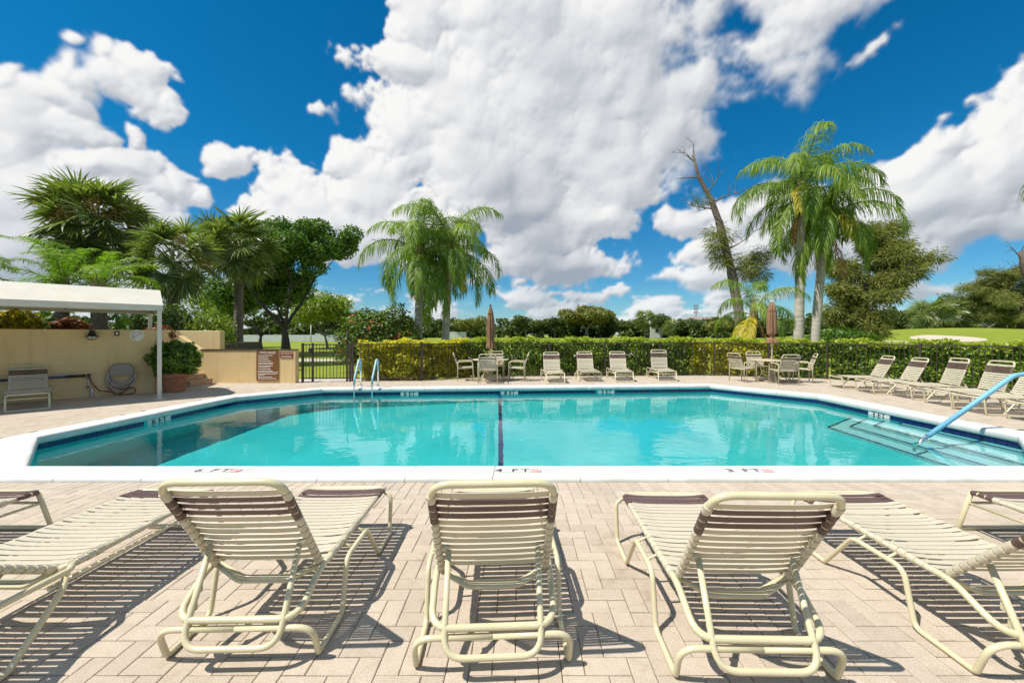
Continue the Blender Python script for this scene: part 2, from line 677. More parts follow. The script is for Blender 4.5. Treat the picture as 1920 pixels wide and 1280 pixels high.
def stucco_mat():
    m_, t, bs = new_mat('tan_stucco')
    geo = t.new('ShaderNodeNewGeometry')
    pos = geo.outputs['Position']
    a = t.noise(pos, 1.1, 5.0, 0.6)
    s = t.noise(pos, 60.0, 4.0, 0.6)
    tr = t.noise(pos, 9.0, 3.0, 0.6, 1.2)
    c = t.ramp(a.outputs['Fac'], [(0.3, (0.68, 0.505, 0.25)), (0.7, (0.75, 0.57, 0.30))])
    mp = t.new('ShaderNodeMapping')
    mp.inputs['Scale'].default_value = (7.0, 7.0, 0.7)
    t.put(mp.inputs['Vector'], pos)
    run = t.noise(mp.outputs[0], 1.0, 5.0, 0.65)
    streak = t.ramp(run.outputs['Fac'], [(0.28, (0.80, 0.77, 0.72)), (0.48, (1, 1, 1))])
    c = t.mix(0.6, c, streak, 'MULTIPLY')
    t.put(bs.inputs['Base Color'], c)
    bs.inputs['Roughness'].default_value = 0.9
    bs.inputs['Specular IOR Level'].default_value = 0.2
    b = t.new('ShaderNodeBump')
    b.inputs['Strength'].default_value = 0.6
    b.inputs['Distance'].default_value = 0.006
    t.put(b.inputs['Height'], t.m('ADD', s.outputs['Fac'], t.m('MULTIPLY', tr.outputs['Fac'], 1.5)))
    t.put(bs.inputs['Normal'], b.outputs[0])
    return m_


def grass_mat():
    m_, t, bs = new_mat('lawn_grass')
    geo = t.new('ShaderNodeNewGeometry')
    pos = geo.outputs['Position']
    a = t.noise(pos, 0.07, 5.0, 0.6)
    b_ = t.noise(pos, 1.3, 5.0, 0.65)
    f = t.noise(pos, 45.0, 3.0, 0.7)
    k = t.m('ADD', t.m('MULTIPLY', a.outputs['Fac'], 0.6), t.m('MULTIPLY', b_.outputs['Fac'], 0.4))
    c = t.ramp(k, [(0.30, (0.15, 0.205, 0.022)), (0.5, (0.215, 0.265, 0.034)), (0.72, (0.30, 0.315, 0.06))])
    fine = t.ramp(f.outputs['Fac'], [(0.3, (0.6, 0.65, 0.5)), (0.7, (1.25, 1.2, 1.1))])
    t.put(bs.inputs['Base Color'], t.mix(0.7, c, fine, 'MULTIPLY'))
    bs.inputs['Roughness'].default_value = 0.9
    bs.inputs['Specular IOR Level'].default_value = 0.1
    bm_ = t.new('ShaderNodeBump')
    bm_.inputs['Strength'].default_value = 0.6
    bm_.inputs['Distance'].default_value = 0.03
    t.put(bm_.inputs['Height'], f.outputs['Fac'])
    t.put(bs.inputs['Normal'], bm_.outputs[0])
    return m_


def water_mat():
    m_ = bpy.data.materials.new('pool_water')
    m_.use_nodes = True
    t = NT(m_.node_tree)
    m_.node_tree.nodes.clear()
    out = t.new('ShaderNodeOutputMaterial')
    gl = t.new('ShaderNodeBsdfGlass')
    gl.inputs['IOR'].default_value = 1.333
    gl.inputs['Roughness'].default_value = 0.0
    gl.inputs['Color'].default_value = (1, 1, 1, 1)
    geo = t.new('ShaderNodeNewGeometry')
    n1 = t.noise(geo.outputs['Position'], 2.2, 2.0, 0.5, 0.3)
    n2 = t.noise(geo.outputs['Position'], 9.0, 2.0, 0.5, 0.2)
    b = t.new('ShaderNodeBump')
    b.inputs['Strength'].default_value = 1.0
    b.inputs['Distance'].default_value = 0.0045
    t.put(b.inputs['Height'], t.m('ADD', n1.outputs['Fac'], t.m('MULTIPLY', n2.outputs['Fac'], 0.22)))
    t.put(gl.inputs['Normal'], b.outputs[0])
    t.put(out.inputs['Surface'], gl.outputs[0])
    return m_


def floor_mat(name='pool_plaster', lo=(0.016, 0.58, 0.585), hi=(0.034, 0.68, 0.68)):
    m_, t, bs = new_mat(name)
    geo = t.new('ShaderNodeNewGeometry')
    a = t.noise(geo.outputs['Position'], 0.8, 5.0, 0.6)
    s = t.noise(geo.outputs['Position'], 28.0, 3.0, 0.7)
    c = t.ramp(a.outputs['Fac'], [(0.3, lo), (0.7, hi)])
    sp = t.ramp(s.outputs['Fac'], [(0.3, (0.88, 0.92, 0.92)), (0.7, (1.1, 1.06, 1.06))])
    t.put(bs.inputs['Base Color'], t.mix(0.6, c, sp, 'MULTIPLY'))
    bs.inputs['Roughness'].default_value = 0.8
    return m_


M = {}
M['paver'] = paver_mat()
M['sand'] = plain('joint_sand', (0.27, 0.22, 0.165), 0.95, vary=0.25, scale=20)
M['coping'] = plain('white_coping', (0.60, 0.59, 0.56), 0.65, vary=0.12, scale=3.5, bump=0.15, bscale=45)
M['tile'] = plain('navy_tile', (0.006, 0.012, 0.085), 0.12, vary=0.35, scale=9)
M['line'] = plain('blue_line_tile', (0.016, 0.075, 0.40), 0.35, vary=0.2, scale=9)
M['marker'] = plain('marker_tile', (0.58, 0.58, 0.55), 0.4, vary=0.06)
M['ink'] = plain('black_print', (0.030, 0.028, 0.027), 0.6, vary=0.2, scale=30)
M['redink'] = plain('faded_red_print', (0.62, 0.27, 0.26), 0.6, vary=0.1, scale=30)
M['basin'] = floor_mat()
M['stepplaster'] = floor_mat('step_plaster', (0.24, 0.68, 0.70), (0.32, 0.74, 0.76))
M['water'] = water_mat()
M['stucco'] = stucco_mat()
M['grass'] = grass_mat()
M['bunker'] = plain('bunker_sand', (0.50, 0.42, 0.33), 0.95, vary=0.08, scale=1.0)
M['path'] = plain('path_concrete', (0.46, 0.41, 0.37), 0.9, vary=0.12, scale=2)
M['soil'] = plain('soil', (0.06, 0.045, 0.03), 0.95, vary=0.4, scale=6)
M['frame'] = plain('cream_tube', (0.60, 0.535, 0.345), 0.26, vary=0.05, scale=9, spec=0.6)
M['strap'] = plain('cream_strap', (0.545, 0.485, 0.365), 0.42, vary=0.05, scale=8, spec=0.5)
M['brown'] = plain('brown_strap', (0.105, 0.060, 0.052), 0.42, vary=0.18, scale=10)
M['chrome'] = plain('chrome', (0.75, 0.76, 0.77), 0.15, metal=1.0, vary=0.03)
M['palepad'] = plain('pale_blue_grip', (0.36, 0.53, 0.60), 0.4, vary=0.08, scale=14)
M['padding'] = plain('blue_grip', (0.17, 0.42, 0.58), 0.5, vary=0.08, scale=14)
M['fence'] = plain('bronze_metal', (0.050, 0.035, 0.024), 0.45, vary=0.15, scale=10)
M['awning'] = plain('cream_canvas', (0.60, 0.56, 0.475), 0.8, vary=0.05, scale=3, bump=0.1, bscale=90)
M['terracotta'] = plain('terracotta', (0.36, 0.150, 0.075), 0.8, vary=0.2, scale=7, bump=0.15)
M['stairbrick'] = plain('stair_brick', (0.42, 0.30, 0.19), 0.85, vary=0.3, scale=9, bump=0.4, bscale=20)
M['signbrown'] = plain('sign_brown', (0.20, 0.085, 0.028), 0.45, vary=0.1)
M['signred'] = plain('sign_dark_red', (0.24, 0.060, 0.045), 0.45, vary=0.1)
M['white'] = plain('white_print', (0.80, 0.77, 0.70), 0.5, vary=0.03)
M['canopy'] = plain('brown_canvas', (0.265, 0.142, 0.074), 0.85, vary=0.22, scale=5, bump=0.2, bscale=30)
M['tabletop'] = plain('tan_table', (0.52, 0.42, 0.29), 0.45, vary=0.06)
M['black'] = plain('black_metal', (0.018, 0.016, 0.014), 0.4, vary=0.2)
M['glass'] = plain('lamp_glass', (0.62, 0.60, 0.52), 0.15, vary=0.05)
M['grey'] = plain('grey_plastic', (0.30, 0.26, 0.21), 0.5, vary=0.08)
M['hosegrey'] = plain('pale_hose', (0.46, 0.42, 0.37), 0.45, vary=0.1)
M['hosered'] = plain('rust_hose', (0.22, 0.060, 0.030), 0.45, vary=0.12)
M['poleblue'] = plain('blue_pole', (0.030, 0.075, 0.20), 0.35, vary=0.1)
M['polewhite'] = plain('white_pole', (0.62, 0.60, 0.55), 0.35, vary=0.05)
M['teal'] = plain('teal_print', (0.03, 0.24, 0.26), 0.5, vary=0.1)
M['orange'] = plain('orange_print', (0.62, 0.12, 0.03), 0.5, vary=0.1)
M['wallwhite'] = plain('far_white_wall', (0.52, 0.53, 0.52), 0.8, vary=0.06, scale=1)
M['roof'] = plain('far_roof', (0.27, 0.22, 0.19), 0.8, vary=0.15, scale=2)
M['window'] = plain('far_window', (0.03, 0.035, 0.04), 0.2, vary=0.2)
M['steel'] = plain('tower_steel', (0.16, 0.17, 0.19), 0.5, vary=0.1)
M['palmbark'] = bark('palm_bark', (0.16, 0.125, 0.095), (0.40, 0.345, 0.285), (2.5, 2.5, 12))
M['palegrey'] = bark('pale_palm_bark', (0.28, 0.24, 0.20), (0.56, 0.51, 0.45), (1.6, 1.6, 9), 0.3)
M['sabalbark'] = bark('sabal_bark', (0.09, 0.068, 0.048), (0.25, 0.20, 0.15), (4, 4, 9), 0.9)
M['darkbark'] = bark('dark_bark', (0.022, 0.017, 0.013), (0.085, 0.066, 0.05), (3, 3, 6), 0.9)
M['greybark'] = bark('grey_bark', (0.16, 0.14, 0.115), (0.38, 0.34, 0.29), (3, 3, 5), 0.6)
M['deadbark'] = bark('dead_bark', (0.06, 0.045, 0.037), (0.20, 0.155, 0.125), (4, 4, 8), 0.8)
M['queen'] = foliage('queen_foliage', [(0.06, 0.12, 0.016), (0.13, 0.215, 0.024), (0.22, 0.31, 0.034), (0.38, 0.44, 0.06)], 0.42)
M['queenyellow'] = foliage('yellowing_leaf', [(0.34, 0.29, 0.02), (0.50, 0.40, 0.025), (0.60, 0.46, 0.03)], 0.35)
M['queenbrown'] = foliage('dry_frond', [(0.22, 0.10, 0.04), (0.36, 0.17, 0.06), (0.44, 0.23, 0.09)], 0.25, tcol=(1.2, 1.0, 0.8))
M['sabal'] = foliage('sabal_foliage', [(0.055, 0.09, 0.024), (0.11, 0.155, 0.04), (0.22, 0.26, 0.075), (0.48, 0.47, 0.21)], 0.34, 0.32)
M['sabaltan'] = foliage('sabaltan_foliage', [(0.30, 0.21, 0.07), (0.45, 0.33, 0.11), (0.55, 0.43, 0.17)], 0.3, tcol=(1.1, 1.0, 0.8))
M['date'] = foliage('date_leaf', [(0.075, 0.15, 0.015), (0.13, 0.235, 0.02), (0.20, 0.31, 0.03), (0.33, 0.37, 0.04)], 0.4)
M['oak'] = foliage('oak_foliage', [(0.030, 0.075, 0.012), (0.065, 0.135, 0.018), (0.12, 0.21, 0.025), (0.22, 0.31, 0.04)], 0.34)
M['lighttree'] = foliage('lighttree_foliage', [(0.10, 0.15, 0.02), (0.18, 0.24, 0.03), (0.28, 0.34, 0.05)], 0.42)
M['fargreen'] = foliage('fargreen_foliage', [(0.035, 0.065, 0.016), (0.065, 0.105, 0.022), (0.11, 0.155, 0.035), (0.18, 0.20, 0.06)], 0.26, nscale=0.12)
M['farolive'] = foliage('farolive_foliage', [(0.08, 0.095, 0.02), (0.15, 0.16, 0.032), (0.23, 0.225, 0.05), (0.31, 0.28, 0.09)], 0.26, nscale=0.15)
M['pine'] = foliage('pine_foliage', [(0.06, 0.08, 0.02), (0.13, 0.15, 0.032), (0.22, 0.225, 0.05), (0.33, 0.31, 0.085)], 0.32, 0.6)
M['hedgeyellow'] = foliage('hedgeyellow_foliage', [(0.10, 0.13, 0.014), (0.38, 0.36, 0.028), (0.66, 0.56, 0.045), (0.80, 0.70, 0.10)], 0.42, nscale=2.4)
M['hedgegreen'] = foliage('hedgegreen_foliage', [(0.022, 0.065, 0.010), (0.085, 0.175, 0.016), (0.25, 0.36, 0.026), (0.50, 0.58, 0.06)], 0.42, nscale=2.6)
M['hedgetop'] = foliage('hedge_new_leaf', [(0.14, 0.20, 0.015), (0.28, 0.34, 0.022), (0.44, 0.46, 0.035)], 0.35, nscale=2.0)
M['potleaf'] = foliage('pot_shrub_leaf', [(0.035, 0.08, 0.012), (0.085, 0.16, 0.018), (0.16, 0.26, 0.026), (0.30, 0.40, 0.045)], 0.38, 0.3, nscale=2.0)
M['shrub'] = foliage('flower_shrub_leaf', [(0.03, 0.065, 0.012), (0.07, 0.12, 0.02), (0.14, 0.20, 0.03), (0.24, 0.29, 0.06)], 0.3, nscale=1.6)
M['redflower'] = foliage('red_flower', [(0.45, 0.045, 0.02), (0.62, 0.10, 0.045), (0.66, 0.20, 0.09)], 0.25, tcol=(1.2, 0.8, 0.6))
M['croton'] = foliage('croton_leaf', [(0.05, 0.075, 0.01), (0.20, 0.20, 0.015), (0.42, 0.36, 0.02), (0.50, 0.17, 0.02)], 0.3, nscale=2.4)
M['darkcroton'] = foliage('dark_croton_leaf', [(0.05, 0.02, 0.01), (0.12, 0.045, 0.015), (0.25, 0.07, 0.02), (0.10, 0.10, 0.02)], 0.25, nscale=3)

# ------------------------------------------------------------------ pool outline
POOL = [(-5.30, 4.42), (5.65, 4.43), (7.05, 5.80), (6.98, 9.65), (5.38, 11.62), (-5.14, 10.85), (-6.46, 9.46), (-6.69, 5.72)]
ZW = -0.13            # water level
NP_ = len(POOL)


def miters(poly):
    out = []
    n = len(poly)
    for i in range(n):
        p0, p1, p2 = Vector(poly[i - 1]), Vector(poly[i]), Vector(poly[(i + 1) % n])
        a, b = (p1 - p0).normalized(), (p2 - p1).normalized()
        na, nb = Vector((a.y, -a.x)), Vector((b.y, -b.x))
        out.append((na + nb) / (1 + na.dot(nb)))
    return out


MIT = miters(POOL)


def off(poly_d):
    return [(POOL[i][0] + MIT[i].x * poly_d, POOL[i][1] + MIT[i].y * poly_d) for i in range(NP_)]


def edge_pt(i, t, d):
    j = (i + 1) % NP_
    a = Vector(POOL[i]) + MIT[i] * d
    b = Vector(POOL[j]) + MIT[j] * d
    return a.lerp(b, t)


# ------------------------------------------------------------------ lawn and far ground
def hill(x, y):
    h = -0.05
    h += 2.35 * math.exp(-((x - 55) / 17.0) ** 2 - ((y - 50) / 16.0) ** 2)
    h += 0.7 * math.exp(-((x - 36) / 12.0) ** 2 - ((y - 52) / 12.0) ** 2)
    h += 0.10 * math.sin(x * 0.11 + 1.0) * math.sin(y * 0.09) * min(1.0, max(0.0, (y - 18) / 30.0))
    if y > 70:
        h += 0.5 * min(1.0, (y - 70) / 60.0)
    return h


def spaced(lo, hi, near_lo, near_hi, fine, grow):
    c = list(np.arange(near_lo, near_hi + 1e-6, fine))
    st = fine
    v = near_hi
    while v < hi:
        st *= grow
        v += st
        c.append(v)
    st = fine
    v = near_lo
    while v > lo:
        st *= grow
        v -= st
        c.insert(0, v)
    return c


xs = spaced(-1500, 1500, -13, 76, 2.0, 1.35)
ys = spaced(-300, 2200, -2, 80, 2.0, 1.35)
vs = [(x, y, hill(x, y)) for y in ys for x in xs]
fs = []
nx = len(xs)
for j in range(len(ys) - 1):
    for i in range(nx - 1):
        if xs[i] >= -9.1 and xs[i + 1] <= 9.1 and ys[j] >= -4.1 and ys[j + 1] <= 12.1:
            continue
        fs.append((j * nx + i, j * nx + i + 1, (j + 1) * nx + i + 1, (j + 1) * nx + i))
lawn = MB().add(vs, fs, True).build('lawn', M['grass'])
tag(lawn, kind='structure')


def patch(name, cx, cy, rx, ry, mat, seed, lift=0.03, n=40, rings=6):
    rnd = random.Random(seed)
    ph = [rnd.uniform(0, 6.28) for _ in range(4)]
    vs, fs = [(cx, cy, hill(cx, cy) + lift)], []
    for k in range(1, rings + 1):
        for i in range(n):
            a = 2 * math.pi * i / n
            w_ = 1 + 0.13 * math.sin(2 * a + ph[0]) + 0.08 * math.sin(3 * a + ph[1]) + 0.04 * math.sin(5 * a + ph[2])
            x, y = cx + rx * w_ * math.cos(a) * k / rings, cy + ry * w_ * math.sin(a) * k / rings
            vs.append((x, y, hill(x, y) + lift * (1 if k < rings else 0.2)))
    for i in range(n):
        fs.append((0, 1 + i, 1 + (i + 1) % n))
    for k in range(1, rings):
        for i in range(n):
            a, b = 1 + (k - 1) * n + i, 1 + (k - 1) * n + (i + 1) % n
            c, d = 1 + k * n + (i + 1) % n, 1 + k * n + i
            fs.append((a, d, c, b))
    o = MB().add(vs, fs, True).build(name, mat)
    return tag(o, kind='structure')


patch('sand_bunker', 41.8, 40.5, 2.3, 3.0, M['bunker'], 3, lift=0.06)
patch('sand_bunker', 35.0, 40.0, 3.4, 1.6, M['bunker'], 5, lift=0.05)


def ribbon(name, pts, w_, mat, lift=0.02):
    vs, fs = [], []
    for i, p in enumerate(pts):
        p = Vector(p)
        t = (Vector(pts[min(i + 1, len(pts) - 1)]) - Vector(pts[max(i - 1, 0)])).normalized()
        n_ = Vector((-t.y, t.x))
        for s in (-1, 1):
            q = p + n_ * s * w_ / 2
            vs.append((q.x, q.y, hill(q.x, q.y) + lift))
    for i in range(len(pts) - 1):
        fs.append((2 * i, 2 * i + 2, 2 * i + 3, 2 * i + 1))
    o = MB().add(vs, fs, True).build(name, mat)
    return tag(o, kind='structure')


ribbon('cart_path', [(-40, 31), (-30, 28), (-20, 25.5), (-12, 24.5), (-6, 25.5), (2, 28), (10, 33), (22, 42)], 2.2, M['path'])
ribbon('gate_walk', [(-7.3, 13.6), (-5.0, 13.75), (-3.6, 13.9)], 1.1, M['path'])

# ------------------------------------------------------------------ paved deck
FENCE = [(-6.72, 12.80), (-3.06, 13.06), (-0.87, 14.42), (7.0, 14.78), (10.2, 13.65), (12.6, 9.8), (13.6, 6.4), (13.9, -3)]
WALL = [(-13.6, 5.99), (-9.24, 10.5)]
DECK = [(-13.6, -3), (14.2, -3), (13.8, 6.4), (12.75, 9.9), (10.3, 13.8), (7.0, 14.95), (-0.9, 14.6), (-3.1, 13.22),
        (-6.6, 12.95), (-6.6, 12.6), (-9.6, 12.6), (-10.9, 12.6), (-9.9, 11.9), (-9.3, 10.5), (-13.6, 5.99)]
ring_in, ring_out = off(0.362), off(0.565)

# bedding sheet under the pavers, open over the pool
hole = off(0.2)
n_d = 24
vs, fs = [], []
hl = []
for i in range(NP_):
    a, b = Vector(hole[i]), Vector(hole[(i + 1) % NP_])
    for k in range(4):
        hl.append(a.lerp(b, k / 4))
cx, cy = 0.3, 7.9
for p in hl:
    d = Vector((p.x - cx, p.y - cy)).normalized()
    # shoot out to the deck edge
    tmax = 30.0
    best = tmax
    for i in range(len(DECK)):
        a, b = Vector(DECK[i]), Vector(DECK[(i + 1) % len(DECK)])
        e = b - a
        den = d.x * e.y - d.y * e.x
        if abs(den) < 1e-9:
            continue
        tt = ((a.x - cx) * e.y - (a.y - cy) * e.x) / den
        uu = ((a.x - cx) * d.y - (a.y - cy) * d.x) / den
        if tt > 0 and 0 <= uu <= 1 and tt < best:
            best = tt
    vs.append((p.x, p.y, -0.009))
    vs.append((cx + d.x * best, cy + d.y * best, -0.009))
nh = len(hl)
for i in range(nh):
    j = (i + 1) % nh
    fs.append((2 * i, 2 * i + 1, 2 * j + 1, 2 * j))
deck = MB().add(vs, fs).build('paved_deck', M['sand'])
tag(deck, kind='structure')

U = 0.1
Y0 = 4.43 - 0.565        # herringbone meets the border course along the near side of the pool
X0 = -0.013
G_ = 0.0019              # half joint
rnd = random.Random(11)
bricks = []              # (x0, x1, y0, y1, z, tilt)
for iy in range(-70, 112):
    for ix in range(-140, 146):
        k = (ix - iy) % 4
        if k == 0:
            x0, x1, y0, y1 = ix, ix + 2, iy, iy + 1
        elif k == 2:
            x0, x1, y0, y1 = ix, ix + 1, iy - 1, iy + 1
        else:
            continue
        x0, x1, y0, y1 = X0 + x0 * U, X0 + x1 * U, Y0 + y0 * U, Y0 + y1 * U
        mx_, my_ = (x0 + x1) / 2, (y0 + y1) / 2
        if my_ < -1.2:
            continue
        if y0 < Y0 < y1 and -5.5 < mx_ < 5.9:
            y1 = Y0
            my_ = (y0 + y1) / 2
        if not in_poly(mx_, my_, DECK) or in_poly(mx_, my_, ring_out):
            continue
        bricks.append((x0 + G_, x1 - G_, y0 + G_, y1 - G_))


def brick_verts(x0, x1, y0, y1, zt, c=0.0032, zb=-0.03, tx=0.0, ty=0.0):
    mx_, my_ = (x0 + x1) / 2, (y0 + y1) / 2
    def z(x, y, zz):
        return zz + tx * (x - mx_) + ty * (y - my_)
    lo = [(x0, y0), (x1, y0), (x1, y1), (x0, y1)]
    hi = [(x0 + c, y0 + c), (x1 - c, y0 + c), (x1 - c, y1 - c), (x0 + c, y1 - c)]
    v = [(x, y, zb) for x, y in lo] + [(x, y, z(x, y, zt - c * 0.8)) for x, y in lo] + [(x, y, z(x, y, zt)) for x, y in hi]
    f = [(0, 1, 5, 4), (1, 2, 6, 5), (2, 3, 7, 6), (3, 0, 4, 7), (4, 5, 9, 8), (5, 6, 10, 9), (6, 7, 11, 10), (7, 4, 8, 11), (8, 9, 10, 11)]
    return v, f


def visible(mx_, my_):
    if my_ < 0.9:
        return False
    px = 972 + 775 * mx_ / my_
    py = 628 + 775 * 1.45 / my_
    return -30 < px < 1950 and py < 1300


near = sorted([b for b in bricks if visible((b[0] + b[1]) / 2, (b[2] + b[3]) / 2)],
              key=lambda b: math.hypot((b[0] + b[1]) / 2, (b[2] + b[3]) / 2))[:290]
near_set = set(near)
cache = {}
for b in near:
    w_, h_ = round(b[1] - b[0], 4), round(b[3] - b[2], 4)
    if (w_, h_) not in cache:
        v, f = brick_verts(-w_ / 2, w_ / 2, -h_ / 2, h_ / 2, 0.0)
        cache[(w_, h_)] = MB().add(v, f).mesh('paver', M['paver'])
    inst('paver', cache[(w_, h_)], deck, ((b[0] + b[1]) / 2, (b[2] + b[3]) / 2, rnd.uniform(-0.0012, 0.0012)),
         (rnd.uniform(-0.006, 0.006), rnd.uniform(-0.006, 0.006), rnd.uniform(-0.008, 0.008)))
mb = MB()
for b in bricks:
    if b in near_set:
        continue
    v, f = brick_verts(*b, rnd.uniform(-0.0012, 0.0012), tx=rnd.uniform(-0.006, 0.006), ty=rnd.uniform(-0.006, 0.006))
    mb.add(v, f)
# border course set square to the pool, all round
for i in range(NP_):
    j = (i + 1) % NP_
    L = (Vector(ring_out[j]) - Vector(ring_out[i])).length
    n_ = max(1, round(L / U))
    for k in range(n_):
        t0, t1 = (k + 0.02) / n_, (k + 0.98) / n_
        q = [edge_pt(i, t0, 0.33), edge_pt(i, t1, 0.33), edge_pt(i, t1, 0.562), edge_pt(i, t0, 0.562)]
        zt = 0.0015 + rnd.uniform(-0.0008, 0.0008)
        cen = sum(q, Vector((0, 0))) / 4
        vv = [(p.x, p.y, -0.03) for p in q] + [(p.x, p.y, zt - 0.003) for p in q]
        vv += [(p.x + (cen.x - p.x) * 0.04, p.y + (cen.y - p.y) * 0.04, zt) for p in q]
        mb.add(vv, [(1, 0, 4, 5), (2, 1, 5, 6), (3, 2, 6, 7), (0, 3, 7, 4), (5, 4, 8, 9), (6, 5, 9, 10), (7, 6, 10, 11), (4, 7, 11, 8), (11, 10, 9, 8)])
field = mb.build('paver_field', M['paver'], deck)
tag(field, kind='stuff')

# ------------------------------------------------------------------ pool: basin, tiles, coping, water, steps
def pool_depth(x):
    """depth of the floor below the water"""
    if x > 0.0:
        return 1.22 - 0.17 * min(1.0, x / 4.7)
    if x > -0.65:
        return 1.22
    return 1.22 + 0.66 * min(1.0, (-0.65 - x) / 3.25)


bm = bmesh.new()
bvs = [bm.verts.new((p[0], p[1], 0)) for p in POOL]
bm.faces.new(bvs)
for xc in (-3.9, -0.65, 0.0, 4.7):
    bmesh.ops.bisect_plane(bm, geom=bm.verts[:] + bm.edges[:] + bm.faces[:], plane_co=(xc, 0, 0), plane_no=(1, 0, 0))
for v in bm.verts:
    v.co.z = ZW - pool_depth(v.co.x)
bm.normal_update()
for e in [e for e in bm.edges if e.is_boundary]:
    a, b = e.verts
    a2, b2 = bm.verts.new((a.co.x, a.co.y, -0.058)), bm.verts.new((b.co.x, b.co.y, -0.058))
    bm.faces.new((a, b, b2, a2))
bmesh.ops.remove_doubles(bm, verts=bm.verts[:], dist=1e-4)
bmesh.ops.recalc_face_normals(bm, faces=bm.faces[:])
me = bpy.data.meshes.new('pool_basin')
bm.to_mesh(me)
bm.free()
me.materials.append(M['basin'])
basin = tag(inst('pool_basin', me), kind='structure')
basin.cycles.is_caustics_receiver = True

# markers in the tile band


def frac_at(i, x=None, y=None):
    a, b = POOL[i], POOL[(i + 1) % NP_]
    return (x - a[0]) / (b[0] - a[0]) if x is not None else (y - a[1]) / (b[1] - a[1])


# the far side of the pool is edge 4, the left side edge 6, the right side edge 2
MARKS = [(4, frac_at(4, x=-2.90), '6 FT'), (4, frac_at(4, x=-0.24), '4 FT'), (4, frac_at(4, x=2.42), '3 FT'),
         (6, frac_at(6, y=7.55), '6 FT'), (2, frac_at(2, y=8.02), '3 FT')]
tile_cache = {}
for i in range(NP_):
    a, b = Vector(POOL[i]), Vector(POOL[(i + 1) % NP_])
    L = (b - a).length
    d = (b - a).normalized()
    rz = math.atan2(d.y, d.x)
    n_ = round(L / 0.155)
    st = L / n_
    key = round(st, 5)
    if key not in tile_cache:
        m2 = MB()
        m2.box((0, 0.004, -0.138), (st - 0.0045, 0.012, 0.138))
        tile_cache[key] = m2.mesh('tile', M['tile'])
    for k in range(n_):
        s = (k + 0.5) * st
        if any(mi_ == i and abs(s - mf * L) < 0.24 for mi_, mf, _ in MARKS):
            continue
        p = a + d * s
        inst('tile', tile_cache[key], basin, (p.x, p.y, 0), (0, 0, rz))
for (i, fr, body) in MARKS:
    a, b = Vector(POOL[i]), Vector(POOL[(i + 1) % NP_])
    d = (b - a).normalized()
    rz = math.atan2(d.y, d.x)
    p = a + d * ((b - a).length * fr)
    plate = MB().box((0, 0.010, -0.120), (0.46, 0.024, 0.17)).build('depth_marker', M['marker'], basin, (p.x, p.y, 0), (0, 0, rz))
    tag(plate, 'white tile with the depth in feet')
    tm = text_mesh(body, 0.165, M['ink'], 0.001)
    inst('lettering', tm, plate, (0, 0.0242, -0.112), (R(90), 0, R(180)))

# floor line at the change of depth, running up the far wall
lv = []
y_far = 11.19
pts = [(-0.18, 4.45), (-0.5, y_far)]
for (x, y) in pts:
    for s in (-1, 1):
        lv.append((x + s * 0.04, y, ZW - pool_depth(x + s * 0.04) + 0.006))
line = MB().add(lv, [(0, 1, 3, 2)])
line.bar((-0.5, y_far - 0.008, -1.36), (-0.5, y_far - 0.008, -0.21), 0.08, 0.012)
line.build('floor_line', M['line'], basin)

# corner steps
STEPS = [(5.88, 7.87, 0.88), (6.19, 7.73, 0.66), (6.50, 7.57, 0.42), (6.91, 7.52, 0.18)]
for k, (xe, ye, dep) in enumerate(STEPS):
    zt = ZW - dep
    yd = ye + 0.74 * (7.3 - xe)
    poly = [(xe, 4.62), (7.3, 4.62), (7.3, yd), (xe, ye)]
    st = MB().prism(poly, -1.6, zt).build('pool_step', M['stepplaster'], basin)
    st.cycles.is_caustics_receiver = True
    nose = MB()
    nose.bar((xe + 0.022, 4.7, zt + 0.002), (xe + 0.022, ye, zt + 0.002), 0.044, 0.006)
    nose.bar((xe + 0.01, ye - 0.01, zt + 0.002), (7.1, ye + 0.74 * (7.1 - xe) - 0.02, zt + 0.002), 0.044, 0.006)
    nose.build('step_edge_tile', M['line'], st)

# coping stones
coping = empty('pool_coping')
coping.location = (0, 0, 0)
tag(coping, kind='structure')
PROF = [(0.02, -0.062), (-0.022, -0.060), (-0.034, -0.045), (-0.036, 0.012), (-0.030, 0.034), (-0.014, 0.047), (0.012, 0.050),
        (0.325, 0.050), (0.345, 0.046), (0.357, 0.036), (0.362, 0.020), (0.362, -0.03), (0.30, -0.06)]
for i in range(NP_):
    L = (Vector(POOL[(i + 1) % NP_]) - Vector(POOL[i])).length
    n_ = max(1, round(L / 0.86))
    for k in range(n_):
        e0 = 0.003 / L if k > 0 else 0.0
        e1 = 0.003 / L if k < n_ - 1 else 0.0
        t0, t1 = k / n_ + e0, (k + 1) / n_ - e1
        dz = rnd.uniform(-0.0012, 0.0012)
        vs = []
        for t in (t0, t1):
            for (d, z) in PROF:
                p = edge_pt(i, t, d)
                vs.append((p.x, p.y, z + dz))
        n2 = len(PROF)
        c_ = MB()
        c_.add(vs, [(q, (q + 1) % n2, n2 + (q + 1) % n2, n2 + q) for q in range(n2)], True)
        c_.add(vs, [tuple(reversed(range(n2))), tuple(range(n2, 2 * n2))])
        c_.build('coping_stone', M['coping'], coping)
